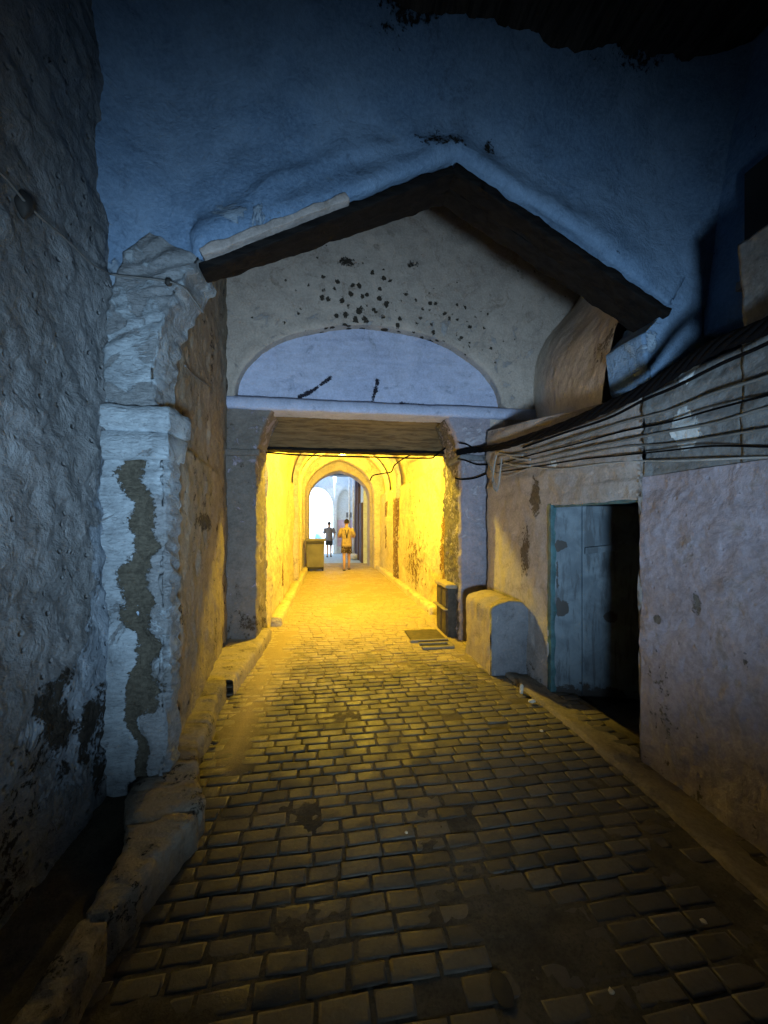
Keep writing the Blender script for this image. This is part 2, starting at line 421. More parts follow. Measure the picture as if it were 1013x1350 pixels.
# ------------------------------------------------------------------ PORTAL (first arch) at Y 2.42..2.95
YP = 2.42
por = empty('gabled_portal', (.6,YP,0), 'blue plastered wall with a gabled opening under dark timber beams, rising from the left pier', 'archway')
innerP = [(-.99,-.1),(-.99,1.0),(-.99,2.0),(-1.02,2.25),(-1.03,2.6),(-.97,2.83),(-.87,3.02),(-.70,3.1),
          (.10,3.52),(.80,3.87),(1.6,3.5),(2.35,3.08),(2.16,2.9),(2.2,2.6),(2.3,2.42),(3.3,2.3),(3.3,-.1)]
outerP = [(-1.55,-.1),(-1.55,1.2),(-1.55,2.3),(-1.6,2.7),(-1.65,3.0),(-1.7,3.3),(-1.7,3.9),(-1.7,5.4),
          (.10,5.4),(.80,5.4),(1.6,5.4),(3.5,5.4),(3.5,3.6),(3.5,2.6),(3.5,2.2),(3.5,1.0),(3.5,-.1)]
def piecewise(pts, counts):
    out = []
    for (a, b), n in zip(zip(pts, pts[1:]), counts):
        for k in range(n): out.append(Vector(a).lerp(Vector(b), k/n))
    out.append(Vector(pts[-1])); return out
cnt = [22,26,7,9,7,6,6,28,28,26,26,10,10,10,20,10]
iP = piecewise([(x,0,z) for x,z in innerP], cnt); oP = piecewise([(x,0,z) for x,z in outerP], cnt)
nP = len(iP)-1
def back_depth(p):
    if p.z > 3.09: 
        return YP+.21
    return YP+.38
ROWS, REV = 44, 8
def Pp(u, v):
    i = round(u*nP); r = round(v*(ROWS+REV))
    if r <= REV:
        q = iP[i].copy(); yb = back_depth(q); q.y = yb+(YP-yb)*r/REV
        if q.z > 3.05: q.z += (1-r/REV)*(.13*max(0,min(1,(.79-q.x)/1.5)) if q.x < .79 else 0)+.03
    else:
        q = iP[i].lerp(oP[i], ((r-REV)/ROWS)**1.25); q.y = YP
        # fallen edge and bulge along the gable: the plaster sags out above the beams
        t = (r-REV)/ROWS
        if q.z > 3.1: q.y -= .30*max(0,q.z-3.75)**1.6+.5*max(0,q.x-2.15)**1.7*min(1,max(0,q.z-2.95)*1.1)+.6*max(0,-.85-q.x)**1.5*min(1,(q.z-3.1)*2)
        if q.z > 3.0 and -.75 < q.x < 2.4: q.y -= .06*math.exp(-((t-.08)/.09)**2)*min(1,max(0,(2.3-q.x)*2))*min(1,max(0,(q.z-3.0)*6))
    return q
RIDGE = [onY(a,b,YP) for a,b in ((265,325),(310,285),(370,240),(450,207),(540,195),(610,212),(680,262))]
def d_up(p):
    if 3.1 < p.z < 4.2 and -.8 < p.x < 1.3:
        q = Vector((p.x, YP, p.z)); dm = 9
        for A, B in zip(RIDGE, RIDGE[1:]):
            t = max(0,min(1,(q-A).dot(B-A)/(B-A).length_squared)); dm = min(dm, (q-A.lerp(B,t)).length)
        return .022*lump(p,1.6,3)+.009*lump(p,7,4)+.026*math.exp(-(dm/.045)**2)*(.8+.5*lump(p,3,2))
    if p.z < 2.9 and p.x < 0: return .016*lump(p,6,3)+.008*lump(Vector((p.x*8,p.y*8,p.z*30)),1,3)
    return .022*lump(p,1.6,3)+.006*lump(p,9,3)
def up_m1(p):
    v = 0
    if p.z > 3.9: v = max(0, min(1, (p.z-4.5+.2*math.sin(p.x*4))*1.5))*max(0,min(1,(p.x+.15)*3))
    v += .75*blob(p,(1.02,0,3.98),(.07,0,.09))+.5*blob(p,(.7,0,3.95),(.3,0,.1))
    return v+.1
def up_m2(p):
    if p.z < 3.1 and p.x < 0: return .62 if p.z < 3.0 else .45
    return .16+.4*blob(p,(-.45,0,3.35),(.5,0,.25))+.2*blob(p,(2.1,0,3.4),(.5,0,.3))+.5*blob(p,(2.22,0,2.8),(.15,0,.3))
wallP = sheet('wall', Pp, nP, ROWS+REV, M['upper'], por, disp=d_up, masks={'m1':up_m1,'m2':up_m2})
# pier facing (limewashed masonry), capital, and the arch band above it
def pier_m1(p):
    x = p.x
    cxx = -1.04+.03*math.sin(p.z*9)+.02*math.sin(p.z*23)
    w = .065 if 1.0 < p.z < 1.96 else (.045 if .75 < p.z else .03)
    cxx += .035*lump(Vector((0,0,p.z*3)),1,3); w *= .75+1.1*abs(lump(Vector((3,0,p.z*4)),1,2))
    v = max(0, 1.1-abs(x-cxx)/w*.6) if p.z < 1.95 else 0
    v += .9*blob(p,(-1.02,0,.62),(.14,0,.2))
    return min(1.2, v+.05)
def pier_m2(p):
    v = .0
    if p.x < -1.04: v = .64
    else: v = .28+.25*math.sin(p.z*7+1)
    if p.z > 1.95: v = .60
    return v+.5*blob(p,(-1.1,0,.5),(.1,0,.5))
def d_pier(p):
    c = .012*lump(Vector((p.x*4,p.y*4,p.z*16)),1,3)+.010*lump(p,7,3)
    c += .009*math.sin(p.z*2*PI/.085+5*lump(p,3,3))*(.9*max(0,min(1,.5+lump(p+Vector((5,0,0)),2.5,2)*2)) if p.x > -1.0 else .1)+.02*lump(p,2.5,3)
    c -= .02*pier_m1(p); return c
def prism(name, outline_x, z0, z1, y0, y1, m, parent, nz, d, masks, nx=36, nside=10, lean=None):
    """front face at y0 from x0 to x1, right-hand side face back to y1"""
    x0, x1 = outline_x
    k = nx+nside
    def P(u, v):
        i = round(u*k); z = z0+(z1-z0)*v
        xr = x1(z) if callable(x1) else x1
        if i <= nx: p = Vector((x0+(xr-x0)*i/nx, y0, z))
        else: p = Vector((xr, y0+(y1-y0)*(i-nx)/nside, z))
        if nx-1 <= i <= nx+1: p.x -= .016+.012*math.sin(z*11)+.014*lump(p,5,2)
        return p
    return sheet(name, P, k, nz, m, parent, disp=d, masks=masks)
prism('pier', (-1.30,-.885), -.1, 1.97, YP-.045, YP+.14, M['pier'], por, 150, d_pier, {'m1':pier_m1,'m2':pier_m2})
def d_cap(p): return .02*lump(p,4,3)+.012*lump(Vector((p.x*3,p.y*3,p.z*14)),1,3)+.008*lump(p,9,3)
def capital():
    t = empty
    zz = [(1.955,0),(1.965,.03),(2.02,.04),(2.09,.038),(2.10,.008),(2.11,.008),(2.12,.055),(2.2,.065),(2.235,.05),(2.24,.0)]
    def P(u,v):
        i = round(u*44); z, o = zz[round(v*9)]
        x1 = -.885+o*.5
        if i <= 32: return Vector((-1.26+(x1+1.26)*i/32, YP-.05-o, z))
        return Vector((x1, YP-.05-o+(.26+o)*(i-32)/12, z))
    sheet('capital', P, 44, 9, M['pier'], por, disp=d_cap, masks={'m1':lambda p:.1,'m2':lambda p:.62})
capital()
# exposed masonry haunch of the arch above the capital, curving towards the gable
def haunch():
    pr = resample([Vector(q) for q in ((-.955,0,2.2),(-.965,0,2.45),(-.945,0,2.62),(-.88,0,2.83),(-.79,0,3.0),(-.715,0,3.1))], 61)
    pl = resample([Vector(q) for q in ((-1.22,0,2.2),(-1.21,0,2.5),(-1.2,0,2.75),(-1.15,0,2.95),(-1.1,0,3.1),(-.98,0,3.22))], 61)
    def P(u,v):
        i = round(u*42); j = round(v*60)
        if i == 0: q = pl[j].copy(); q.y = YP+.05; return q
        if i <= 32: q = pl[j].lerp(pr[j], (i-1)/31); q.y = YP-.05; return q
        q = pr[j].copy(); q.x += .006; q.y = YP-.05+.32*(i-32)/10; return q
    def d(p):
        a = p.z*.95-p.x*.35
        return .012*math.sin(a*2*PI/.075+4.*lump(p,4,3))*max(0,min(1,.3+lump(p,3,2)*2+(p.z-2.5)))+.018*lump(p,6,4)
    sheet('arch_haunch', P, 42, 60, M['pier'], por, disp=d, masks={'m1':lambda p:.12,'m2':lambda p:.46})
haunch()
# gable timbers: fascia beams under the opening's head, seen from below
def timber(name, a, b, depth, th, y0, seed):
    a = Vector(a); b = Vector(b); d = (b-a).normalized(); n = Vector((0,0,1))-d*d.z; n.normalize()
    mb = MB(); V = []
    for p in (a, b):
        dy = depth[0] if p is a else depth[1]
        V += [p+n*th/2+Vector((0,y0,0)), p-n*th/2+Vector((0,y0,0)), p-n*th/2+Vector((0,y0+dy,0)), p+n*th/2+Vector((0,y0+dy,0))]
    mb.v = V; mb.f = [(0,1,2,3),(4,7,6,5),(0,4,5,1),(1,5,6,2),(2,6,7,3),(3,7,4,0)]
    return mb.build(name, M['beam_x'], por, bevel=.006, sub=.05, amp=.012, fr=9, smooth=True)
# right-hand rafters (three side by side going back), left-hand ones
for k, (yy, dz) in enumerate(((YP-.05,-.01),(YP+.09,-.005))):
    timber('rafter', (.79,0,3.835+dz), (2.31,0,3.035+dz), (.14,.14), .055, yy, k)
for k, (yy, za, zb) in enumerate(((YP-.04,3.06,3.815),(YP+.085,3.13,3.82))):
    timber('rafter', (-.72,0,za), (.79,0,zb), (.12,.14), .05, yy, k+5)
# plaster lip over the left timbers
mb = MB(); 
o = timber('plaster_lip', (-.70,0,3.11), (.12,0,3.525), (.12,.10), .045, YP-.09, 3)
o.data.materials.clear(); o.data.materials.append(M['right'])
# short cut timber end at right

# ------------------------------------------------------------------ LEFT CHAMBER WALL
def d_br(p): return .022*lump(p,2.5,3)+.016*lump(Vector((p.x*10,p.y*10,p.z*5)),1,4)+.008*abs(lump(p,24,2))
def chm1(p): return .2+.5*blob(p,(0,3.6,1.6),(0,.6,.1))+.35*max(0,lump(Vector((0,p.y*5,p.z*.8)),1,2))
cw = sheet('side_wall', lambda u,v: Vector((-.925-.305*u-(.05 if v>.42 else 0)*(1-u), 2.45+2.75*u, -.1+5.3*v)), 130, 240, M['brown'], disp=d_br,
      masks={'m1':chm1,'m2':lambda p:.1+.25*(1 if p.z<1.35 else 0)*blob(p,(0,2.9,.9),(0,1.,.8))}, back=(-.3,0,0))
tag(cw, 'rough brown plaster wall between the left pier and the tunnel mouth', 'wall')

# ------------------------------------------------------------------ TUNNEL MOUTH WALL at Y 5.1
YC = 5.1
mouth = empty('tunnel_mouth_wall', (.5,YC,0), 'grey plastered wall over the tunnel mouth with a blue arched recess', 'wall')
def d_ped(p): return .02*lump(p,1.3,3)+.006*lump(p,8,3)
SP = [(.45,3.98),(.62,4.02),(.75,3.92),(.3,4.05),(-.1,4.1),(.15,4.25),(.5,4.35),(.9,4.2),(1.0,4.35),(1.1,4.1),(.85,4.45),(1.3,4.22),(.7,4.55),(.55,4.5),(1.25,4.0),(-.2,4.32),(.05,4.38),(1.45,4.1),(.95,4.6),(1.5,4.35),(.35,4.4),(.62,4.22),(.8,4.28),(.22,4.12)]
random.seed(3)
SPr = [(x+random.uniform(-.1,.1), z+.15+random.uniform(-.1,.15), random.uniform(.03,.085)) for x,z in SP for _ in (0,1)]
def ped_m1(p):
    v = 0
    v += .7*blob(p,(1.1,0,4.98),(.16,0,.1))+.7*blob(p,(.25,0,4.95),(.3,0,.1))
    return v+.05
# arch outline of recess and wall face above it
archO = [(-1.14,3.10)]+[(.62-1.76*math.cos(t)*(1), 3.10+1.06*math.sin(t)**.9) for t in [PI*k/40 for k in range(1,40)]]+[(2.52,3.10)]
topO = []
for k, (x, z) in enumerate(archO):
    t = k/(len(archO)-1)
    topO.append((-2.0+6.6*t, 6.35))
topO[0] = (-1.75,3.10); topO[1] = (-1.8,3.4); topO[2] = (-1.9,4.2); topO[-1] = (4.6,3.1); topO[-2] = (4.6,3.6); topO[-3] = (4.6,4.4)
nA = 200
iA = resample([Vector((x,0,z)) for x,z in archO], nA+1)
oA0 = piecewise([(x,0,z) for x,z in topO], [5]*(len(topO)-1)); oA = oA0 if len(oA0) == nA+1 else resample(oA0, nA+1)
def Pm(u,v):
    i = round(u*nA); r = round(v*80)
    if r <= 6: q = iA[i].copy(); q.y = YC+.16*(1-r/6)
    else:
        t = (r-6)/74; q = iA[i].lerp(oA[i], t); q.y = YC
        if t < .07: q.y -= .010*(1-abs(t-.035)/.035)       # raised archivolt
    return q
sheet('pediment', Pm, nA, 80, M['ped'], mouth, disp=d_ped, masks={'m1':ped_m1,'m3':lambda p: 1.0*blob(p,(.6,0,4.35),(1.5,0,.85))+.5*blob(p,(1.9,0,4.1),(.8,0,.6)),'m2':lambda p:.35 if p.z<4.3 else .15})
def lun_m1(p):
    v = 0
    pts = [(-.35,3.22),(-.2,3.3),(-.05,3.42),(.05,3.5),(.62,3.25),(.65,3.35),(.68,3.5),(.6,3.15),(1.0,3.2),(1.2,3.17),(1.3,3.2),(.7,3.9)]
    for a, b in ((0,1),(1,2),(2,3),(4,5),(5,6),(4,7),(8,9),(9,10)):
        A = Vector((pts[a][0],0,pts[a][1])); B = Vector((pts[b][0],0,pts[b][1])); q = Vector((p.x,0,p.z))
        t = max(0,min(1,(q-A).dot(B-A)/(B-A).length_squared)); d = (q-A.lerp(B,t)).length
        v = max(v, .75-d/.04*.5)
    return v
sheet('lunette', lambda u,v: Vector((-1.35+4.1*u, YC+.14, 3.02+1.25*v)), 170, 60, M['lun'], mouth,
      disp=lambda p: .014*lump(p,2.2,3)+.008*lump(Vector((p.x*4,0,p.z*22)),1,3), masks={'m1':lun_m1,'m2':lambda p:.3})
# lintel band, blue, under the recess
def band(u,v):
    prof = [(YC+.3,3.0),(YC+.0,3.0),(YC-.05,3.005),(YC-.06,3.03),(YC-.055,3.12),(YC+.0,3.16),(YC+.15,3.17)]
    y, z = prof[round(v*6)]; return Vector((-1.3+4.2*u, y, z))
sheet('lintel_band', band, 160, 6, M['lun'], mouth, disp=lambda p:.010*lump(p,3,4)+.004*lump(p,20,2), masks={'m1':lambda p:.12,'m2':lambda p:.3})
MB().box((2.15,YC+.02,2.3),(3.8,YC+.3,3.12)).build('wall_fill', M['ped'], mouth, bevel=.01, sub=.1, amp=.02)
# left and right jambs of the mouth, with haunches curving in at the head
def jamb(sign, xin, xout, m, name='jamb', depth=.75, m1=None):
    prof = []
    def xi(z): 
        t = max(0, (z-2.45)/.55); return xin+sign*(-.19)*(t**1.6)
    nx, ns = 22, 26
    def P(u,v):
        z = -.1+3.1*v; i = round(u*(nx+ns)); x1 = xi(z)
        if i <= nx: p = Vector((xout+(x1-xout)*i/nx, YC, z))
        else: p = Vector((x1, YC+depth*(i-nx)/ns, z))
        if i in (nx-1,nx,nx+1): p.x += sign*.01
        return p
    def d(p):
        r = .5 if p.y > YC+.02 else .25
        return .02*lump(p,4,3)+.030*r*lump(Vector((p.x*8,p.y*8,p.z*14)),1,3)+(.03*abs(lump(p,10,2)) if p.y > YC+.05 and sign > 0 else 0)
    sheet(name, P, nx+ns, 150, m, mouth, disp=d, masks={'m1':m1 or (lambda p:.25),'m2':lambda p:.35}, flip=sign>0)
jamb(-1, -.86, -1.35, M['jamb'], m1=lambda p: .2+(.2 if p.z<.5 else 0))
jamb(1, 1.79, 2.2, M['dado'], m1=lambda p: .1+(.5 if p.y>YC+.06 else 0))
# small impost mouldings on the jambs
MB().box((-1.3,YC-.045,2.42),(-.825,YC+.5,2.5)).build('impost', M['jamb'], mouth, bevel=.012, sub=.06, amp=.012, smooth=True)
MB().box((1.76,YC-.05,2.42),(2.25,YC+.5,2.5)).build('impost', M['dark_render'], mouth, bevel=.012, sub=.06, amp=.012, smooth=True)
# brown timber lintel set back in the mouth
tl = MB().box((-1.1,YC+.62,2.64),(2.05,YC+.8,3.35)).build('lintel_beam', M['lintel'], mouth, bevel=.008, sub=.08, amp=.010, fr=5, smooth=True)
MB().box((-1.1,YC+.59,2.615),(2.05,YC+.83,2.655)).build('lintel_board', M['beam_x'], mouth, bevel=.006, sub=.08, amp=.008, smooth=True)

# ------------------------------------------------------------------ RIGHT WALL with doorway
XR = 2.1
DY0, DY1, DZ = 2.40, 3.50, 1.76
rw = empty('right_wall', (XR,2.6,0), 'stained plaster wall on the right with a low doorway and a purple painted lower part', 'wall')
inD = [(DY0,0.02),(DY0,DZ),(DY1,DZ),(DY1,-.05)]
def r_m1(p):
    v = .12+.9*blob(p,(0,3.75,1.85),(0,.16,.3))+.6*blob(p,(0,3.95,1.3),(0,.2,.5))+.8*blob(p,(0,2.22,.98),(0,.05,.04))*1.3
    v += .35*(1 if p.z < .3 else 0)*(1-p.z/.3 if p.z>0 else 1) if p.y > 2.4 else .15*(p.z<.12)
    if p.y < 2.3: v += .55*blob(p,(0,1.95,1.15),(0,.05,.12))+.5*blob(p,(0,1.7,.9),(0,.04,.1))+.3*blob(p,(0,2.2,.5),(0,.3,.5))
    return v
def r_m2(p):
    v = .12
    if 1.9 < p.z < 2.8: v += .95*blob(p,(0,2.05,2.15),(0,.13,.20))+.7*blob(p,(0,2.05,2.5),(0,.12,.12))+.6*blob(p,(0,3.4,2.15),(0,.15,.08))
    return v
def d_r(p): 
    v = .016*lump(p,1.8,3)+.010*lump(p,7,3)+.004*lump(p,22,2)
    if p.z > 1.9: v += .014*lump(Vector((p.x,p.y*1.5,p.z*9)),1,3)+(.009*math.sin(p.z*2*PI/.21) if p.y > 2.3 else 0)
    return v
inR = piecewise([(0,y,z) for y,z in ((DY0,-.06),(DY0,DZ),(DY1,DZ),(DY1,-.06))], [60,50,60])
outR = piecewise([(0,y,z) for y,z in ((2.36-.0,-.06),(2.36,2.46),(4.95,2.80),(4.95,-.06))], [60,50,60])
def Pr(u,v):
    i = round(u*170); r = round(v*64)
    if r <= 8: q = inR[i].copy(); q.x = XR+.30*(1-r/8)
    else: q = inR[i].lerp(outR[i], ((r-8)/56)**1.0); q.x = XR
    return q
sheet('wall', Pr, 170, 64, M['right'], rw, disp=d_r, masks={'m1':r_m1,'m2':r_m2})
# near part: purple dado below, cream above; bounded by Y -1.6 .. 2.36
sheet('dado', lambda u,v: Vector((XR-.012-.01*math.sin(v*3), 2.362-4.1*u, -.06+1.96*v)), 260, 130, M['dado'], rw, disp=d_r, masks={'m1':r_m1,'m2':lambda p:.0})
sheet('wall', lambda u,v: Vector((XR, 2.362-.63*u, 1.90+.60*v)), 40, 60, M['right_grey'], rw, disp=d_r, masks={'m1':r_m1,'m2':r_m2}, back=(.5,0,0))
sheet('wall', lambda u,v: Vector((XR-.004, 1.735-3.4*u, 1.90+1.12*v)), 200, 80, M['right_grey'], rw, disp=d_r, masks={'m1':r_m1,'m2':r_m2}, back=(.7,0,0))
# upper set-back wall above the ledge
sheet('ledge', lambda u,v: Vector((XR+.012+1.4*v, 2.44+2.55*u, 2.452+.335*u)), 60, 30, M['right'], rw, disp=lambda p:.01*lump(p,4,3), masks={'m1':lambda p:.3,'m2':lambda p:.1}, back=(0,0,-.05))
# curved vault side of the chamber above the ledge
crease = [onY(712,566,YC-.03), onY(706,500,YC-.03), onY(720,450,YC-.03), onY(760,400,YC-.03), onY(800,330,YC-.03)]
front = [Vector((2.12,2.82,2.45)), Vector((2.16,2.82,2.75)), Vector((2.24,2.82,3.05)), Vector((2.34,2.82,3.35)), Vector((2.3,2.82,3.9))]
cr = resample(smooth_path(crease), 61); fr = resample(smooth_path(front), 61)
sheet('vault_side', lambda u,v: fr[round(v*60)].lerp(cr[round(v*60)], u)+Vector((.03*math.sin(PI*u),.06*u,0)), 80, 60, M['vault'], rw,
      disp=lambda p:.02*lump(p,1.8,3)+.006*lump(p,9,3), masks={'m1':lambda p:.12+.5*blob(p,(2.3,2.9,3.1),(.5,.5,.3)),'m2':lambda p:.1})
sheet('upper_wall', lambda u,v: Vector((2.62, YP-4.1*u, 2.9+2.4*v)), 90, 60, M['upper'], rw, disp=d_up, masks={'m1':lambda p:.15,'m2':lambda p:.1}, back=(.5,0,0))
# door frame, leaf and threshold
dr = empty('metal_door', (XR+.25,2.95,0), 'worn blue grey metal door set deep in the low doorway on the right', 'door')
def dm1(p):
    return .08+.95*blob(p,(2.20,0,1.38),(.10,0,.09))+.95*blob(p,(2.19,0,.80),(.10,0,.13))+.95*blob(p,(2.62,0,.72),(.11,0,.11))+.8*blob(p,(2.5,0,-.05),(.7,0,.22))+.5*blob(p,(2.16,0,1.1),(.03,0,.5))
HD = Vector((2.93-2.135, 3.24-3.47, 0)); HN = Vector((-HD.y, HD.x, 0)).normalized()
LO = Vector((2.135, 3.47, 0))
def lpt(t, z, out=0.): p = LO+HD*t-HN*out; p.z = z; return p
sheet('leaf', lambda u,v: lpt(.30*u, -.04+1.79*v, .012), 24, 120, M['door'], dr, disp=lambda p:.004*lump(p,3,3), masks={'m1':dm1}, back=HN*.04, flip=False)
sheet('leaf', lambda u,v: lpt(.312+.688*u, -.04+1.79*v), 56, 120, M['door'], dr, disp=lambda p:.006*lump(p,3,3), masks={'m1':dm1}, back=HN*.04, flip=False)
M['frame'] = flat('teal_frame', C(.05,.13,.15), .6, var=.5, sc=12, bump=.3)
MB().box((XR-.004,3.455,-.05),(XR+.09,3.515,1.775)).box((XR+.02,2.39,1.735),(XR+.09,3.455,1.775)).build('door_frame', M['frame'], dr, bevel=.004, sub=.08, amp=.006, smooth=True)
cbm = MB(); cbm.v = [lpt(.33,1.30,.001),lpt(.75,1.34,.001),lpt(.75,1.34,.03),lpt(.33,1.30,.03),lpt(.33,1.36,.001),lpt(.75,1.40,.001),lpt(.75,1.40,.03),lpt(.33,1.36,.03)]
cbm.f = [(0,3,2,1),(4,5,6,7),(0,1,5,4),(1,2,6,5),(2,3,7,6),(3,0,4,7)]; cbm.build('crossbar', M['door'], dr, bevel=.004)
MB().box((XR+.03,2.38,-.115),(XR+1.6,3.6,-.09)).build('threshold', M['dirt'], dr, bevel=.01, sub=.06, amp=.015)
MB().box((XR+1.6,1.9,-.2),(XR+1.7,4.6,2.4)).box((XR+.31,3.6,-.2),(XR+1.6,3.7,2.4)).box((XR+.31,1.9,-.2),(XR+1.6,2.0,2.4)).box((XR+.1,1.9,1.9),(XR+1.7,3.7,2.0)).build('dark_room', M['dark_render'], dr)

# ------------------------------------------------------------------ blocks by the right wall
def block():
    t = empty('masonry_block', (1.9,4.2,0), 'low rounded masonry block with a sandy top against the right wall beside the door', 'masonry block')
    n = 40
    def P(u,v):
        # cross-section along X, swept in Y (v): front cap closed by the end sheet
        prof = [(1.70,-.08),(1.70,.3),(1.70,.66),(1.715,.70),(1.80,.735),(1.92,.76),(2.04,.75),(2.12,.66),(2.2,.45)]
        pr = resample([Vector((x,0,z)) for x,z in prof], n+1)[round(u*n)]
        return Vector((pr.x, 3.92+.72*v, pr.z))
    sheet('body', P, n, 40, M['stone'], t, disp=lambda p:.014*lump(p,5,3)+.005*lump(p,22,2), masks={'m1':lambda p:.2,'m2':lambda p:.1}, flip=True)
    prof = [(1.70,-.08),(1.70,.3),(1.70,.66),(1.715,.70),(1.80,.735),(1.92,.76),(2.04,.75),(2.12,.66),(2.2,.45)]
    pr = resample([Vector((x,0,z)) for x,z in prof], n+1)
    sheet('rendered_end', lambda u,v: Vector((pr[round(u*n)].x, 3.90, -.08+(pr[round(u*n)].z+.085)*v)), n, 40, M['dark_render'], t,
          disp=lambda p:.010*lump(p,5,3), masks={'m1':lambda p:.2,'m2':lambda p:.1+.3*(p.x<1.8)}, back=(0,.05,0))
block()
cab = empty('meter_cabinet', (1.82,5.5,0), 'small dark cabinet with two panelled doors at the tunnel mouth, right side', 'cabinet')
MB().box((1.66,5.28,0),(1.98,5.80,.68)).build('carcass', M['iron'], cab, bevel=.008)
MB().box((1.62,5.24,.68),(1.99,5.84,.73)).build('top', M['stone'], cab, bevel=.012, sub=.05, amp=.01)
for y0 in (5.31, 5.56):
    for z0, z1 in ((.04,.36),(.40,.64)):
        MB().box((1.645,y0,z0),(1.662,y0+.21,z1)).build('door_panel', M['iron'], cab, bevel=.004)
MB().box((1.60,5.26,.375),(1.664,5.82,.39)).build('rail', M['concrete'], cab, bevel=.003)

# ------------------------------------------------------------------ TUNNEL
tun = empty('vaulted_tunnel', (.5,10,0), 'long plastered vaulted tunnel lit yellow from within', 'tunnel')
TX0, TX1, TS, TA = -.84, 1.93, 2.5, 3.95
def d_t(p): 
    v = .028*lump(p,1.5,3)+.016*lump(p,5,3)+.012*abs(lump(p,16,2))
    return v
def t_m1(p):
    v = .24
    if p.x > .5:
        v += .55*blob(p,(0,10.4,1.6),(0,.55,1.9))+.3*blob(p,(0,8.4,.7),(0,1.4,.9))+.8*blob(p,(0,6.1,1.0),(0,.45,1.5))
    else: v += .6*blob(p,(0,10.6,.6),(0,.6,1.))+.6*blob(p,(0,7.8,.55),(0,.12,.3))
    return v
M['tpaint'] = M['cream']
sheet('tunnel_wall', lambda u,v: Vector((TX0+.12*u*u, YC+.7+9.2*u, -.1+2.62*v)), 300, 90, M['cream'], tun, disp=d_t, masks={'m1':t_m1,'m2':lambda p:.2}, back=(-.4,0,0), flip=False)
sheet('tunnel_wall', lambda u,v: Vector((TX1-.12*u, YC+.7+9.2*u, -.1+2.62*v)), 300, 90, M['cream'], tun, disp=lambda p: d_t(p)+(.02 if p.z<1.75 else 0), masks={'m1':t_m1,'m2':lambda p:.2}, back=(.4,0,0), flip=True)
def vault(u,v):
    t = PI*u; x0 = TX0-.04; x1 = TX1+.04
    a = math.sin(t)**.85 if 0 < t < PI else 0
    return Vector((x0+(x1-x0)*(1-math.cos(t))/2+.02, YC+.55+9.4*v, TS+(TA-TS)*a))
sheet('vault', vault, 60, 200, M['cream'], tun, disp=lambda p: .03*lump(p,1.6,3)+.01*lump(p,8,2), masks={'m1':lambda p:.15,'m2':lambda p:.2}, flip=True)
def rib(y, w, proj, x0=TX0, x1=TX1, name='rib'):
    # pilaster-arch-pilaster band swept around the tunnel section
    pts = [(x0,-.1),(x0,.8),(x0,1.7),(x0,TS)]+[(x0+(x1-x0)*(1-math.cos(t))/2, TS+(TA-.05-TS)*math.sin(t)**.85) for t in [PI*k/20 for k in range(1,20)]]+[(x1,TS),(x1,1.7),(x1,.8),(x1,-.1)]
    pr = resample([Vector((x,0,z)) for x,z in pts], 161); cx = (x0+x1)/2
    def P(u,v):
        p = pr[round(u*160)]; k = round(v*6)
        dx = (1 if p.x < cx else -1)
        inn = Vector((dx if p.z < TS else (cx-p.x)/1.3, 0, 0 if p.z < TS else -(p.z-TS+.3))).normalized()
        off = [0,1,1,1,1,1,0][k]*proj; yy = y+w*[0,0,.25,.5,.75,1,1][k]
        q = p+inn*off; q.y = yy
        return q
    return sheet(name, P, 160, 6, M['cream'], tun, disp=lambda p:.010*lump(p,5,3)+.006*abs(lump(p,18,2)), masks={'m1':lambda p:.25+.35*(p.x>1 and p.z<2.2),'m2':lambda p:.2}, flip=True)
rib(10.1,.45,.14); rib(12.0,.35,.10)
# low plinths along both tunnel walls
for xa, xb, f in ((TX0-.05,TX0+.16,0),(TX1+.05,TX1-.17,1)):
    prof = [(0,.13),(.7,.13),(.95,.12),(1,.09),(1,-.06)]
    y0 = 6.2 if f == 0 else 6.6
    sheet('plinth', lambda u,v: Vector((xa+(xb-xa)*prof[round(v*4)][0]+(.1*u if f == 0 else -.1*u), y0+8.2*u, prof[round(v*4)][1])), 160, 4, M['cream'], tun, disp=lambda p:.012*lump(p,5,3), masks={'m1':lambda p:.25,'m2':lambda p:.1}, flip=(f==0), back=(0,0,-.25))
# end arches of the tunnel: pointed
def pointed(x0, x1, zs, za, n=40):
    cx = (x0+x1)/2; out = []
    for k in range(n+1):
        t = k/n; s_ = 1-abs(2*t-1)
        ang = s_*PI/2
        x = x0+(cx-x0)*(1-math.cos(ang)) if t <= .5 else x1-(x1-cx)*(1-math.cos(ang))
        z = zs+(za-zs)*(math.sin(ang)*.86+.14*s_**2.2)
        out.append((x,z))
    return out
def end_arch(name, label, x0, x1, zs, za, y0, y1, m, disp=.012):
    inn = [(x0,-.1),(x0,zs*.5)]+pointed(x0,x1,zs,za)+[(x1,zs*.5),(x1,-.1)]
    n = 140; a = resample([Vector((x,0,z)) for x,z in inn], n+1)
    b = []
    cx = (x0+x1)/2
    for p in a:
        if p.z < zs: b.append(Vector(((-1.3 if p.x < cx else 2.4),0,p.z)))
        else:
            t = (p.x-x0)/(x1-x0); b.append(Vector((-1.3+3.7*t,0,zs+(4.4-zs)*min(1,max(0,(p.z-zs))/(za-zs)*1.6))))
    def P(u,v):
        i = round(u*n); r = round(v*26)
        if r <= 8: q = a[i].copy(); q.y = y1+(y0-y1)*r/8
        else: q = a[i].lerp(b[i], (r-8)/18); q.y = y0
        return q
    return sheet(name, P, n, 26, m, tun, disp=lambda p: disp*lump(p,5,3)+disp*.6*lump(p,1.5,2), masks={'m1':lambda p:.2,'m2':lambda p:.15})
end_arch('end_arch', None, -.72, 1.62, 2.5, 3.72, 13.4, 13.9, M['cream'])
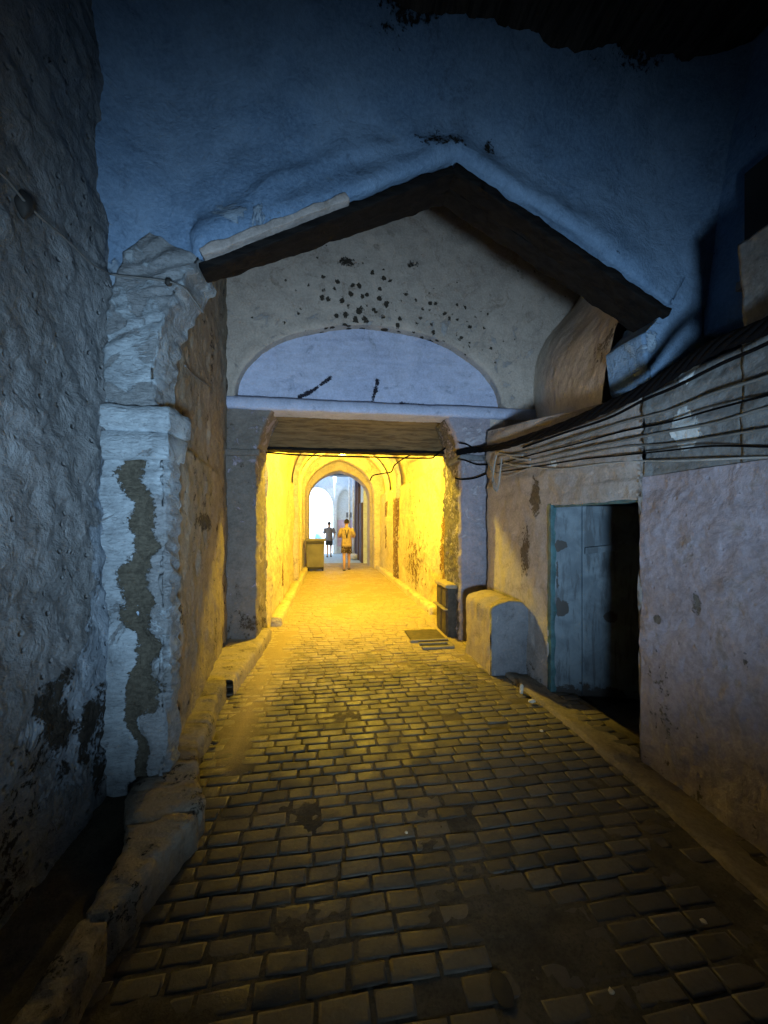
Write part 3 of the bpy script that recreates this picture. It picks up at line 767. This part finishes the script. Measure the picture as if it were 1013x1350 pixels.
end_arch('end_arch', None, -.62, 1.53, 2.45, 3.42, 14.0, 14.9, M['ped'])
# closing face of tunnel building towards the courtyard
def closer():
    t = MB()
    t.box((-1.3,13.85,4.1),(2.4,15.0,6.5)); t.box((-6,14.85,-.1),(-.95,15.1,6.5)); t.box((1.95,14.85,-.1),(6,15.1,6.5))
    t.build('end_wall', M['court'], tun)
closer()
# roof masses keep daylight out of the passage
roof = MB(); roof.box((-2.2,-2.2,5.3),(4.5,2.75,5.6)); roof.box((-2.2,2.75,5.25),(4.5,2.9,6.6)); roof.box((-2.2,2.9,6.4),(4.6,5.5,6.6)); roof.box((-2.2,5.32,4.9),(4.6,14.0,5.29)); roof.box((-2.2,5.3,-.1),(-1.35,14.9,5.3)); roof.box((2.45,5.3,-.1),(4.6,14.9,5.3))
roof.box((-2.2,-2.2,-.2),(-1.9,5.3,6.5)); roof.box((4.3,-2.2,-.2),(4.5,5.3,6.5)); roof.box((-2.2,-2.4,-.2),(4.5,-2.2,5.6)); roof.box((-2.2,5.28,4.0),(4.6,5.45,6.5))
o = roof.build('covered_passage_shell', M['dark_render']); tag(o, 'dark masonry roof and outer walls closing over the passage overhead', 'roof')
# log ceiling above, right
lc = empty('log_ceiling', (1.2,0,4.5), 'dark ceiling of rough logs overhead at the top right of the portal', 'ceiling')
random.seed(5)
for k in range(12):
    x = .05+k*.2+random.uniform(-.02,.02); r = random.uniform(.06,.085)
    pts = [(x+random.uniform(-.02,.02), y, 4.60+random.uniform(-.015,.015)+(.03*k if k<2 else 0)) for y in (-2.1,-1,-.2,.6,1.4,2.46)]
    MB().tube(smooth_path(pts,4), r, 10).build('log', M['log'], lc, smooth=True)
sheet('planking', lambda u,v: Vector((-.1+2.7*u, -2.15+4.62*v, 4.555)), 50, 80, M['log'], lc, disp=lambda p:.05*lump(p,3,4)+.03*lump(Vector((p.x*9,p.y*1.5,0)),1,2), back=(0,0,.08), flip=True)

# ------------------------------------------------------------------ DARK WINDOW top right
wn = empty('small_window', (2.6,1.9,3.2), 'small black window opening high on the right edge', 'window')
a = onX(992,345,2.56); 
MB().box((2.52,1.35,3.08),(2.6,2.06,3.72)).build('recess', M['black'], wn)
MB().box((2.50,1.3,3.02),(2.62,2.10,3.08)).build('sill', M['right_grey'], wn, bevel=.008, sub=.06, amp=.008, smooth=True)

# ------------------------------------------------------------------ CABLES
def cable(name, pts, r, m, label, group=None, k=7, sag=0, cat='cable'):
    o = MB().tube(smooth_path(pts, 7), r, k).build(name, m, smooth=True)
    return tag(o, label, cat, group)
def run(pix, X=2.03, tail=True):
    return [onX(px, py, X) for px, py in pix]
G = 'cables strung along the right wall'
big = [(1080,385),(1013,430),(950,455),(900,484),(850,515),(800,538),(750,560),(700,577)]
path = [onX(a,b,1.99) for a,b in big]+[onX(665,588,1.98),onY(640,592,4.84),onY(620,594,4.98),onY(604,597,5.02)]
bundle = empty('cable_bundle', (2,2.5,2.4), 'thick black bundle of twisted cables climbing along the right wall', 'cable')
random.seed(11)
sp = smooth_path(path, 10)
for k in range(5):
    ph = k*2*PI/5
    pts = [p+Vector((0.012*math.cos(ph+i*.35)-.01, .0, .026*math.sin(ph+i*.35))) for i, p in enumerate(sp)]
    MB().tube(pts, .017, 7).build('strand', M['cable_dark'], bundle, smooth=True)
cable('cable', [onX(*p,2.03) for p in ((1080,412),(1013,452),(950,480),(890,510),(850,527))]+[onX(800,552,2.05),onX(740,572,2.05),onX(690,590,2.05)], .010, M['cable_dark'], 'thin black cable running just below the thick black bundle', G)
defs = [
 ([(1080,470),(1013,497),(940,520),(880,541),(820,558),(760,577),(700,594),(655,603)], .011, 'cable_grey', 'topmost pale grey cable under the black ones on the right wall'),
 ([(1080,505),(1013,522),(940,541),(880,556),(820,570),(760,585),(700,600),(655,612)], .008, 'cable_dark', 'thin dark cable between the two upper grey cables on the right wall'),
 ([(1080,525),(1013,537),(940,556),(880,567),(820,580),(760,592),(700,606),(658,616)], .011, 'cable_grey', 'second grey cable from the top on the right wall'),
 ([(1080,560),(1013,566),(940,575),(880,585),(820,590),(760,600),(700,612),(660,618)], .009, 'cable_grey', 'third grey cable from the top, below the middle of the run'),
 ([(1080,590),(1013,588),(940,590),(880,596),(820,600),(760,607),(700,616),(660,622)], .007, 'cable_dark', 'lowest dark cable on the right wall above the purple paint'),
 ([(1080,606),(1013,605),(900,606),(850,607),(800,610),(740,617),(700,616),(672,628),(650,622)], .008, 'cable_pale', 'lowest pale cable sagging over the doorway head'),
]
for pix, r, m, lab in defs: cable('cable', [onX(a,b,2.075)+Vector((.012*math.sin(a*.7+b),0,.008*math.sin(a*.31+b))) for a,b in pix], r*.8, M[m], lab, G)
# hooks and loops at the corner by the tunnel mouth
for k, (x0, y0, x1, y1) in enumerate(((700,606,668,600),(700,614,665,610),(690,600,655,596))):
    cable('wire_stub', [onX(x0,y0,2.03), onX((x0+x1)/2,(y0+y1)/2+2,2.0), onX(x1,y1,2.02)], .010, M['cable_pale'], ['short pale wire end at the corner, upper of three','short pale wire end at the corner, middle of three','short pale wire end at the corner, highest by the bundle'][k], 'wire ends at the corner')
cable('hanging_wire', [onX(655,600,2.0),onX(652,615,1.98),onX(650,635,1.98),onX(653,647,1.98),onX(657,643,1.98),onX(660,620,1.98),onX(662,604,2.0)], .009, M['cable_pale'], 'pale looped wire hanging down at the corner beside the tunnel mouth')
cable('hanging_wire', [onX(640,604,2.02),onX(648,618,1.99),onX(653,640,1.97),onX(655,648,1.97)], .007, M['cable_pale'], 'thin straight wire dangling left of the wire loop')
# cables that go round the pier into the tunnel
for k, (a, b, lab) in enumerate((((650,596),(612,586),'thin cable bending round the right jamb at its head'),((650,612),(610,607),'second thin cable bending round the right jamb'),((648,622),(606,632),'lowest thin cable bending round the right jamb'))):
    cable('cable', [onY(a[0],a[1],4.98), onY((a[0]+b[0])/2,(a[1]+b[1])/2+3,4.98), onY(b[0]+4,b[1],5.0), onX(b[0]-6,b[1]-2,1.70)], .010, M['cable_dark'], lab, 'cables at the tunnel jamb')
cable('tunnel_cable', [onY(488,634,10.05),onY(492,627,10.0),onY(506,624,10.0),onY(516,622,10.),onY(520,614,9.8),onX(530,606,1.72),onX(545,598,1.72),onX(560,590,1.75)], .016, M['cable_dark'], 'brown cable looping across the tunnel rib beside the far arch')
cable('lintel_cable', [onY(345,596,5.66),onY(400,600,5.66),onY(470,602,5.66),onY(560,604,5.66),onY(575,600,5.66),onY(600,580,5.5)], .012, M['cable_dark'], 'thin black cable along the underside of the brown lintel')
# left wall wire
cable('wall_wire', [onX(-60,190,-1.115),onX(0,228,-1.115),onX(35,268,-1.115),onX(60,292,-1.115),onX(90,318,-1.115),onX(120,347,-1.115),onX(140,358,-1.115)]+[onY(150,362,2.30),onY(185,366,2.28),onY(222,371,2.28),onY(243,380,2.29),onY(256,396,2.33),onY(268,412,2.40)], .0048, M['cable_grey'], 'thin pale wire running down the left wall and across the arch shoulder', cat='wire')
cable('wall_wire', [onX(244,482,-.92),onX(256,495,-.98),onX(278,510,-1.05)], .007, M['cable_grey'], 'short thin wire on the brown wall behind the arch shoulder', cat='wire')
def knob(loc, r, name, lab, m='black', sc=(1,1,1.2)):
    me = bpy.data.meshes.new(name); bm = bmesh.new(); bmesh.ops.create_icosphere(bm, subdivisions=3, radius=r)
    for v in bm.verts:
        v.co = Vector((v.co.x*sc[0], v.co.y*sc[1], v.co.z*sc[2]))*(1+.25*noise.noise(v.co*30+Vector(loc)))
    bm.to_mesh(me); bm.free(); o = link(name, me, M[m]); o.location = loc; return tag(o, lab, name.replace('_',' '))
knob(onX(32,268,-1.13), .045, 'junction_box', 'round black junction knob on the left wall wire', sc=(.6,.7,1.1))
knob(onY(222,372,2.29), .02, 'wire_clip', 'small black clip holding the wire on the arch shoulder')

# ------------------------------------------------------------------ FLOOR THINGS
pl = MB().box((0,0,0),(.42,.36,.012)); 
c1 = onZ(532,832); 
dp = empty('drain_cover', (1.3,5.2,0), 'rusty metal drain cover beside a black open slot near the cabinet', 'drain cover')
MB().box((1.12,5.15,.006),(1.60,5.62,.022)).build('plate', M['iron'], dp, bevel=.004)
MB().box((1.10,5.11,-.01),(1.62,5.15,.03)).build('rim', M['concrete'], dp, bevel=.006)
sl = empty('drain_slot', (1.3,4.9,0), 'black open slot with a raised rim in the paving, nearer than the metal cover', 'drain')
MB().box((1.22,4.86,.004),(1.56,4.97,.012)).build('opening', M['black'], sl)
MB().box((1.19,4.80,0),(1.60,4.86,.028)).box((1.56,4.86,0),(1.62,5.02,.028)).box((1.19,4.97,0),(1.56,5.02,.03)).build('rim', M['concrete'], sl, bevel=.006, sub=.05, amp=.006)
def litter(px, py, r, lab, name='litter', m='paper', sc=(1,1,.5)):
    p = onZ(px, py, .02); me = bpy.data.meshes.new(name); bm = bmesh.new(); bmesh.ops.create_icosphere(bm, subdivisions=2, radius=r)
    for v in bm.verts:
        d = v.co.normalized(); v.co = Vector((v.co.x*sc[0], v.co.y*sc[1], v.co.z*sc[2]))*(1+.55*noise.noise(d*2.3+p*5))
    bm.to_mesh(me); bm.free(); o = link(name, me, M[m], smooth=False); o.location = (p.x,p.y,.02+r*sc[2]*.4); return tag(o, lab, 'litter')
litter(688,912,.030,'upright crumpled scrap of pale paper at the foot of the doorway', sc=(.6,.6,1.8))
litter(702,925,.025,'smaller crumpled scrap just right of the upright paper', sc=(1.3,.8,.6))
litter(714,964,.014,'little white scrap on the setts below the doorway')
litter(928,1216,.012,'lone white scrap at the lower right of the road')
litter(536,1098,.008,'tiny white speck in the middle of the road')
litter(283,980,.022,'small black lump beside the left kerb', 'debris', 'black', (1.2,.8,.5))
litter(806,1308,.010,'pale speck at the bottom of the road')
ds = sheet('oil_stain', lambda u,v: Vector((0,0,0))+onZ(662,1304,.006)+Vector((.035*math.cos(2*PI*u)*v,.055*math.sin(2*PI*u)*v,.004*(1-v))), 24, 6, M['black'])
tag(ds, 'dark oval wet patch on the road at the bottom', 'stain')

# ------------------------------------------------------------------ BIN
bn = empty('wheeled_bin', (-.36,13.0,0), 'large olive wheeled bin standing at the left under the far arch', 'bin')
def taper(x0,x1,y0,y1,z0,z1,g):
    m = MB(); m.box((x0,y0,z0),(x1,y1,z1))
    for i in range(4): m.v[i] = Vector((m.v[i].x+(g if m.v[i].x < (x0+x1)/2 else -g), m.v[i].y+(g if m.v[i].y < (y0+y1)/2 else -g), m.v[i].z))
    return m
taper(-.66,-.06,12.95,13.5,.10,.98,.03).build('body', M['bin'], bn, bevel=.02)
MB().box((-.70,12.90,.97),(-.02,13.54,1.04)).build('lid', M['bin'], bn, bevel=.02)
MB().box((-.62,12.97,.06),(-.10,13.45,.14)).build('base', M['bin_dark'], bn, bevel=.01)
MB().tube([(-.66,12.93,.92),(-.06,12.93,.92)], .018).build('handle', M['bin_dark'], bn)
for x in (-.6,-.12):
    for y in (13.02,13.4): MB().tube([(x-.025,y,.075),(x+.025,y,.075)], .075, 14).build('wheel', M['black'], bn)

# ------------------------------------------------------------------ PEOPLE
def skinned(name, verts, edges, radii, m, parent, sub=1, root=0):
    me = bpy.data.meshes.new(name); me.from_pydata(verts, edges, [])
    o = bpy.data.objects.new(name, me); col.objects.link(o)
    md = o.modifiers.new('skin', 'SKIN'); md.use_smooth_shade = True
    for i, r in enumerate(radii):
        sv = me.skin_vertices[0].data[i]; sv.radius = r if isinstance(r, tuple) else (r, r); sv.use_root = (i == root)
    s2 = o.modifiers.new('sub', 'SUBSURF'); s2.levels = sub; s2.render_levels = sub
    dg = bpy.context.evaluated_depsgraph_get(); ev = o.evaluated_get(dg); nm = bpy.data.meshes.new_from_object(ev)
    bpy.data.objects.remove(o); nm.materials.clear()
    o = link(name, nm, m, parent); o.matrix_parent_inverse = Matrix(); return o
def lathe(prof, m, name, parent, k=20, squash=(1,1), fn=None):
    """closed surface of rings (z, rx, ry, cx, cy)"""
    V = []; Fc = []
    for z, rx, ry, cx, cy in prof:
        for j in range(k):
            q = 2*PI*j/k; w = 1
            if fn: w = fn(q, z)
            V.append((cx+rx*w*math.cos(q), cy+ry*w*math.sin(q), z))
    for i in range(len(prof)-1):
        for j in range(k): Fc.append((i*k+j, i*k+(j+1)%k, (i+1)*k+(j+1)%k, (i+1)*k+j))
    Fc.append(tuple(range(k))[::-1]); Fc.append(tuple((len(prof)-1)*k+j for j in range(k)))
    me = bpy.data.meshes.new(name); me.from_pydata(V, [], Fc); o = link(name, me, m, parent); o.matrix_parent_inverse = Matrix(); return o
def person(loc, label, h, female, shirt, shorts, hairm, arm_pose, stride, bag=False, rotz=0):
    t = empty('person', loc, label, 'person'); s = h/1.70
    hip = .90
    V = []; E = []; R = []
    def add(p, r, prev=None):
        V.append(Vector(p)*s); R.append(tuple(x*s for x in r) if isinstance(r, tuple) else r*s)
        if prev is not None: E.append((prev, len(V)-1))
        return len(V)-1
    sh = .17 if female else .195
    pel = add((0,0,.92), (.145,.105)); wa = add((0,0,1.08), (.12,.09), pel); ch = add((0,0,1.28), (.145,.10), wa)
    nb = add((0,0,1.42), (.075,.065), ch); nk = add((0,.01,1.50), .05, nb); hd = add((0,.02,1.56), (.068,.078), nk)
    hd2 = add((0,.02,1.63), (.074,.09), hd); hd3 = add((0,.01,1.685), (.055,.07), hd2)
    for sx in (-1,1):
        st = stride*sx
        a = add((sx*.085,0,.86), (.085,.09), pel); k_ = add((sx*.085,st*.5+.03,.47), (.052,.055), a)
        cf = add((sx*.085,st*.75-.01,.33), (.05,.054), k_); an = add((sx*.085,st*1.0-.03,.085), (.032,.034), cf)
        ft = add((sx*.09,st*1.0+.06,.035), (.036,.028), an); add((sx*.095,st*1.0+.15,.028), (.034,.020), ft)
        s0 = add((sx*sh,0,1.375), .052, ch)
        el, wr = arm_pose[sx]
        e_ = add(el, .038, s0); w_ = add(wr, .026, e_)
        dv = (Vector(wr)-Vector(el)).normalized(); side = Vector((sx,0,0))-dv*dv.x*sx
        side = side.normalized() if side.length > .1 else Vector((0,1,0)); up2 = dv.cross(side).normalized()
        pm = add(Vector(wr)+dv*.06, (.036,.018), w_)
        for f in range(4):
            b = Vector(wr)+dv*.095+up2*(f-1.5)*.019; L = [.06,.072,.068,.05][f]
            i1 = add(b, .0085, pm); i2 = add(b+dv*L*.5-side*.006, .008, i1); add(b+dv*L*.9-side*.02, .007, i2)
        tb = Vector(wr)+dv*.035+up2*.03; i1 = add(tb, .010, w_); add(tb+dv*.045+up2*.018, .009, i1)
    body = skinned('body', [tuple(v) for v in V], E, R, M['skin'], t, 1, 0)
    # face: nose, ears, eyes
    f = MB()
    me = bpy.data.meshes.new('x')
    # hair cap
    def cap(q, z): return 1.0
    hz = 1.60*s
    lathe([(1.585*s,.066*s,.05*s,0,-.035*s),(1.62*s,.080*s,.075*s,0,-.012*s),(1.665*s,.081*s,.088*s,0,.0),(1.705*s,.066*s,.074*s,0,.002),(1.73*s,.03*s,.034*s,0,.002)], hairm, 'hair', t, 16)
    if female: lathe([(1.66*s,.01,.01,0,-.085*s),(1.68*s,.03*s,.03*s,0,-.1*s),(1.71*s,.034*s,.034*s,0,-.1*s),(1.74*s,.02*s,.02*s,0,-.095*s)], hairm, 'hair_bun', t, 12)
    lathe([(1.585*s,.012*s,.008*s,0,.098*s),(1.60*s,.014*s,.016*s,0,.107*s),(1.64*s,.008*s,.008*s,0,.1*s)], M['skin'], 'nose', t, 8)
    for sx in (-1,1):
        lathe([(1.585*s,.006*s,.01*s,sx*.078*s,.01*s),(1.61*s,.01*s,.02*s,sx*.083*s,.008*s),(1.64*s,.006*s,.012*s,sx*.081*s,.006*s)], M['skin'], 'ear', t, 8)
        lathe([(1.612*s,.004*s,.003*s,sx*.03*s,.093*s),(1.62*s,.011*s,.006*s,sx*.03*s,.096*s),(1.628*s,.004*s,.003*s,sx*.03*s,.093*s)], M['black'], 'eye', t, 8)
    lathe([(1.558*s,.010*s,.003*s,0,.092*s),(1.563*s,.022*s,.006*s,0,.094*s),(1.568*s,.010*s,.003*s,0,.092*s)], M['hair'], 'mouth', t, 8)
    # shirt
    w = (1 if female else 1.04)
    fold = lambda q, z: 1+.02*math.sin(5*q+z*14)+.012*math.sin(9*q-z*25)
    lathe([(.80*s,.185*s*w,.145*s,0,0),(.86*s,.182*s*w,.142*s,0,0),(1.0*s,.165*s*w,.13*s,0,0),(1.12*s,.158*s*w,.122*s,0,0),(1.26*s,.178*s*w,.132*s,0,0),(1.36*s,.185*s*w,.118*s,0,0),(1.42*s,.14*s*w,.09*s,0,0),(1.455*s,.07*s,.065*s,0,0)], shirt, 'shirt', t, 28, fn=fold)
    for sx in (-1,1):
        el = Vector(arm_pose[sx][0])*s; a = Vector((sx*sh,0,1.385))*s; b = a.lerp(el, .85)
        mb = MB().tube([a+Vector((-sx*.03,0,.01)), a, a.lerp(b,.5), b], [.05*s,.066*s,.068*s,.070*s], 14); o = mb.build('sleeve', shirt, t, smooth=True); o.matrix_parent_inverse = Matrix()
    # shorts
    o = lathe([(.74*s,.15*s,.125*s,0,0),(.80*s,.172*s,.135*s,0,0),(.90*s,.172*s,.132*s,0,0),(.97*s,.155*s,.12*s,0,0)], shorts, 'shorts', t, 24, fn=fold)
    for sx in (-1,1):
        kn = Vector((sx*.085,stride*sx*.5+.03,.47))*s; a = Vector((sx*.082,0,.84))*s
        o = MB().tube([a, a.lerp(kn,.35), a.lerp(kn,.68)], [.092*s,.1*s,.105*s], 14).build('shorts_leg', shorts, t, smooth=True); o.matrix_parent_inverse = Matrix()
        an = Vector((sx*.09,stride*sx*1.0+.055,.012))*s
        o = MB().box((an.x-.045,an.y-.11*s,0),(an.x+.045,an.y+.14*s,.028)).build('shoe', M['black'], t, bevel=.012, smooth=True); o.matrix_parent_inverse = Matrix()
    if bag:
        o = MB().tube([(.12,.05,1.43*s),(.05,-.13,1.36*s),(-.0,-.145,1.1*s)],.014).tube([(-.12,.05,1.43*s),(-.05,-.13,1.36*s),(.0,-.145,1.1*s)],.014).build('strap', M['shorts_dark'], t, smooth=True); o.matrix_parent_inverse = Matrix()
    t.rotation_euler = (0,0,rotz)
    return t
def crossed(sx): return (Vector((sx*.27,.02,1.12)), Vector((sx*.20,.17,1.12)))
person((.66,13.1,0), 'person in a tan short sleeved shirt and patterned shorts walking away, centre of the tunnel', 1.66, True, M['shirt'], M['pattern'], M['hair'],
       {-1:crossed(-1), 1:crossed(1)}, .16, True)
person((.12,18.2,0), 'person in a dark grey shirt and black shorts, farther off beyond the arch', 1.58, False, M['shirt_grey'], M['shorts_dark'], M['hair'],
       {-1:(Vector((-.25,-.02,1.12)), Vector((-.22,.12,.98))), 1:(Vector((.28,-.02,1.12)), Vector((.24,.1,.95)))}, .12)

# ------------------------------------------------------------------ COURTYARD beyond
cy = empty('arcade_wall', (0,20,0), 'pale blue white arcade wall beyond the tunnel with an open arch on the left', 'building')
def arc_wall(name, x0, x1, zs, za, X0, X1, Z1, y0, y1, open_=True):
    inn = [(x0,-.05),(x0,zs*.5)]+[((x0+x1)/2-(x1-x0)/2*math.cos(PI*k/30), zs+(za-zs)*math.sin(PI*k/30)) for k in range(31)]+[(x1,zs*.5),(x1,-.05)]
    a = resample([Vector((x,0,z)) for x,z in inn], 101); cx = (x0+x1)/2
    b = []
    for p in a:
        if p.z < zs: b.append(Vector((X0 if p.x < cx else X1, 0, p.z)))
        else: t = (p.x-x0)/(x1-x0); b.append(Vector((X0+(X1-X0)*t,0,zs+(Z1-zs)*min(1,(p.z-zs)/(za-zs)*1.5))))
    def P(u,v):
        i = round(u*100); r = round(v*16)
        if r <= 4: q = a[i].copy(); q.y = y1+(y0-y1)*r/4
        else: q = a[i].lerp(b[i], (r-4)/12); q.y = y0
        return q
    return sheet(name, P, 100, 16, M['court'], cy, disp=lambda p:.01*lump(p,2,2))
arc_wall('arch_bay', -1.35, .33, 2.3, 3.35, -3.5, .42, 5.5, 20, 20.6)
arc_wall('arch_bay', .50, 1.34, 2.3, 3.2, .42, 3.5, 5.5, 20, 20.25)
MB().box((.42,20.26,-.05),(1.9,20.5,3.6)).build('blind_wall', M['court'], cy)
MB().box((-6,19.9,5.0),(6,20.8,5.5)).build('cornice', M['court'], cy)
mu = MB().box((.55,20.235,.35),(1.3,20.258,1.7)).build('painted_panel', flat('faded_pink_paint', C(.62,.50,.66), .8, sc=2.5, var=.35), cy)
sg = MB().box((1.0,20.20,1.82),(1.27,20.232,2.08)).build('wall_plate', M['sign'], bevel=.005); tag(sg, 'small dark grey plate on the pale wall behind the walking person', 'sign')
lb = MB().box((-1.42,30,0),(-1.4,30.01,.01))
fb = empty('white_building', (-1,26,0), 'sunlit white building seen through the far left arch', 'building')
def far_bld():
    a = Vector((-1.7,20.8,0)); b = Vector((1.2,36,0)); n = Vector((-.98,.2,0))
    mb = MB(); mb.v = [a,b,b+n*3,a+n*3,a+Vector((0,0,9)),b+Vector((0,0,9)),b+n*3+Vector((0,0,9)),a+n*3+Vector((0,0,9))]
    mb.f = [(0,1,5,4),(1,2,6,5),(2,3,7,6),(3,0,4,7),(4,5,6,7),(3,2,1,0)]
    mb.build('wall', M['court'], fb)
    d = (b-a).normalized()
    for k, z0 in ((2.2,.0),(6,.9),(6,4.),(10,.9)):
        p = a+d*k-n*.02
        m = MB(); m.v = [p,p+d*1.1,p+d*1.1-n*.02,p-n*.02]; m.v = [v+Vector((0,0,z0)) for v in m.v]+[v+Vector((0,0,z0+(2 if z0 == 0 else 1.2))) for v in m.v]
        m.f = [(0,1,5,4),(1,2,6,5),(2,3,7,6),(3,0,4,7),(4,5,6,7)]
        m.build('door' if z0 == 0 else 'window', flat('pale_blue_paint', C(.45,.55,.62)), fb)
far_bld()
# right side of courtyard: wall with dark shutters, pipes, sacks, overhead joists
sw = empty('shop_front', (2,17,0), 'row of dark brown shutters along the right beyond the tunnel', 'shop front')
MB().box((1.41,15.15,-.1),(2.3,20.2,5.5)).build('wall', M['court'], sw)
for k in range(3):
    y = 15.25+k*1.5
    MB().box((1.34,y,0),(1.41,y+1.15,2.35)).build('shutter', M['shutter'], sw, bevel=.004)
    MB().box((1.29,y+1.17,0),(1.41,y+1.42,4.2)).build('pilaster', M['shutter'] if k < 2 else M['court'], sw, bevel=.01)
for k, (x, y, lab) in enumerate(((1.08,18.9,'left white downpipe on the far right wall'),(1.20,17.7,'right white downpipe, nearer the dark shutters'))):
    t = empty('drainpipe', (x,y,0), lab, 'pipe', 'white downpipes')
    MB().tube([(x,y,.05),(x,y,3.3),(x-.0,y,4.4)], .05, 10).build('pipe', M['pipe'], t, smooth=True)
    for z in (1.,2.6): MB().tube([(x,y,z),(x,y,z+.05)], .065, 10).build('bracket', M['pipe'], t)
for k, (x, y, r, lab) in enumerate(((1.02,17.2,.20,'larger pale sack on the ground by the pipes'),(1.18,16.7,.16,'smaller pale sack nearest the dark shutters'))):
    knob((x,y,r*.75), r, 'sack', lab, 'bag_cloth', (1.1,1,.85))
jo = empty('canopy', (.5,17,3.6), 'bluish timber canopy over the yard just beyond the far arch', 'canopy')
for k in range(2): MB().box((-2.5,15.9+k*.6,3.55),(1.8,16.05+k*1.1,3.68)).build('joist', flat('blue_grey_timber', C(.16,.2,.26)), jo, bevel=.005)
MB().box((-2.5,15.4,3.69),(1.8,16.6,3.74)).build('deck', flat('canopy_boards', C(.22,.26,.32)), jo)
MB().box((-2.5,15.1,-.1),(-2.3,20,5)).build('yard_wall', M['court'], cy)
# faint blue barrel & figure shapes in the bright yard
br = lathe; 
t = empty('blue_barrel', (-.45,24,0), 'small pale blue barrel in the bright yard through the arch', 'barrel')
o = lathe([(0,.22,.22,0,0),(.3,.25,.25,0,0),(.6,.25,.25,0,0),(.85,.22,.22,0,0)], flat('blue_plastic', C(.2,.5,.65)), 'drum', t); o2 = lathe([(.85,.2,.2,0,0),(.9,.2,.2,0,0)], M['bag_cloth'], 'lid', t)

# ------------------------------------------------------------------ LIGHT
W = bpy.data.worlds.new('World'); S.world = W; W.use_nodes = True
nt = W.node_tree; bg = nt.nodes['Background']; sky = nt.nodes.new('ShaderNodeTexSky'); sky.sky_type = 'NISHITA'; sky.sun_disc = False
SE, SA = math.radians(52), math.radians(55)       # azimuth measured from +Y towards +X
sky.sun_elevation = SE; sky.sun_rotation = SA
nt.links.new(sky.outputs[0], bg.inputs[0]); bg.inputs[1].default_value = .15
sd = bpy.data.lights.new('sun', 'SUN'); sd.energy = 5; sd.angle = math.radians(.5); sd.color = (1,.95,.88)
so = bpy.data.objects.new('sun', sd); col.objects.link(so)
dirv = Vector((math.sin(SA)*math.cos(SE), math.cos(SA)*math.cos(SE), math.sin(SE)))
so.rotation_euler = (-dirv).to_track_quat('-Z','Y').to_euler()
def bulkhead(loc, label, energy, color, r=.05):
    t = empty('ceiling_lamp', loc, label, 'lamp')
    o = MB().tube([(loc[0],loc[1],loc[2]+.09),(loc[0],loc[1],loc[2]+.5)], .012).build('stem', M['iron'], t)
    o = MB().tube([(loc[0],loc[1],loc[2]+.075),(loc[0],loc[1],loc[2]+.10)], [.12,.05], 16).build('lamp_shade', M['iron'], t)
    ld = bpy.data.lights.new('lamp_light', 'POINT'); ld.energy = energy; ld.color = color; ld.shadow_soft_size = r
    lo = bpy.data.objects.new('lamp_light', ld); col.objects.link(lo); lo.location = loc
WARM = (1.0,.665,.04)
bulkhead((.55,6.65,3.2), 'bare yellow lamp hanging from the vault just inside the tunnel mouth', 185, WARM)
bulkhead((.45,11.2,3.42), 'second yellow lamp hanging deeper in the tunnel', 95, WARM)
# cool spot lamp and stand, added unseen behind the viewer to light near walls
FL = Vector((.35,-1.0,.9))
fl = empty('added_flood', (.35,-1.15,0), 'added cool white spot lamp on a low stand, unseen behind the viewpoint', 'lamp')
MB().box((.23,-1.24,.82),(.47,-1.15,.98)).build('housing', M['iron'], fl, bevel=.01)
MB().tube([(.35,-1.2,0.01),(.35,-1.2,.83)], .02).build('stand', M['iron'], fl)
MB().box((-.9,-1.2,1.285),(1.6,-.50,1.29)).build('added_shade_plate', M['iron'], fl)  # wide unseen plate added to shade the upper wall from the spot
ld = bpy.data.lights.new('added_flood_light', 'SPOT'); ld.energy = 275; ld.color = (.55,.78,1.0); ld.spot_size = math.radians(84); ld.spot_blend = 1; ld.shadow_soft_size = .2  # soft cone edge added to darken the view toward its corners
lo = bpy.data.objects.new('added_flood_light', ld); col.objects.link(lo); lo.location = FL
tgt = Vector((.45,2.4,2.05)); lo.rotation_euler = (tgt-FL).to_track_quat('-Z','Y').to_euler()

S.view_settings.view_transform = 'Standard'; S.view_settings.look = 'None'; S.view_settings.gamma = 1; S.view_settings.exposure = 2.0
S.cycles.use_denoising = True; S.cycles.max_bounces = 8; S.cycles.diffuse_bounces = 5; S.cycles.sample_clamp_indirect = 4
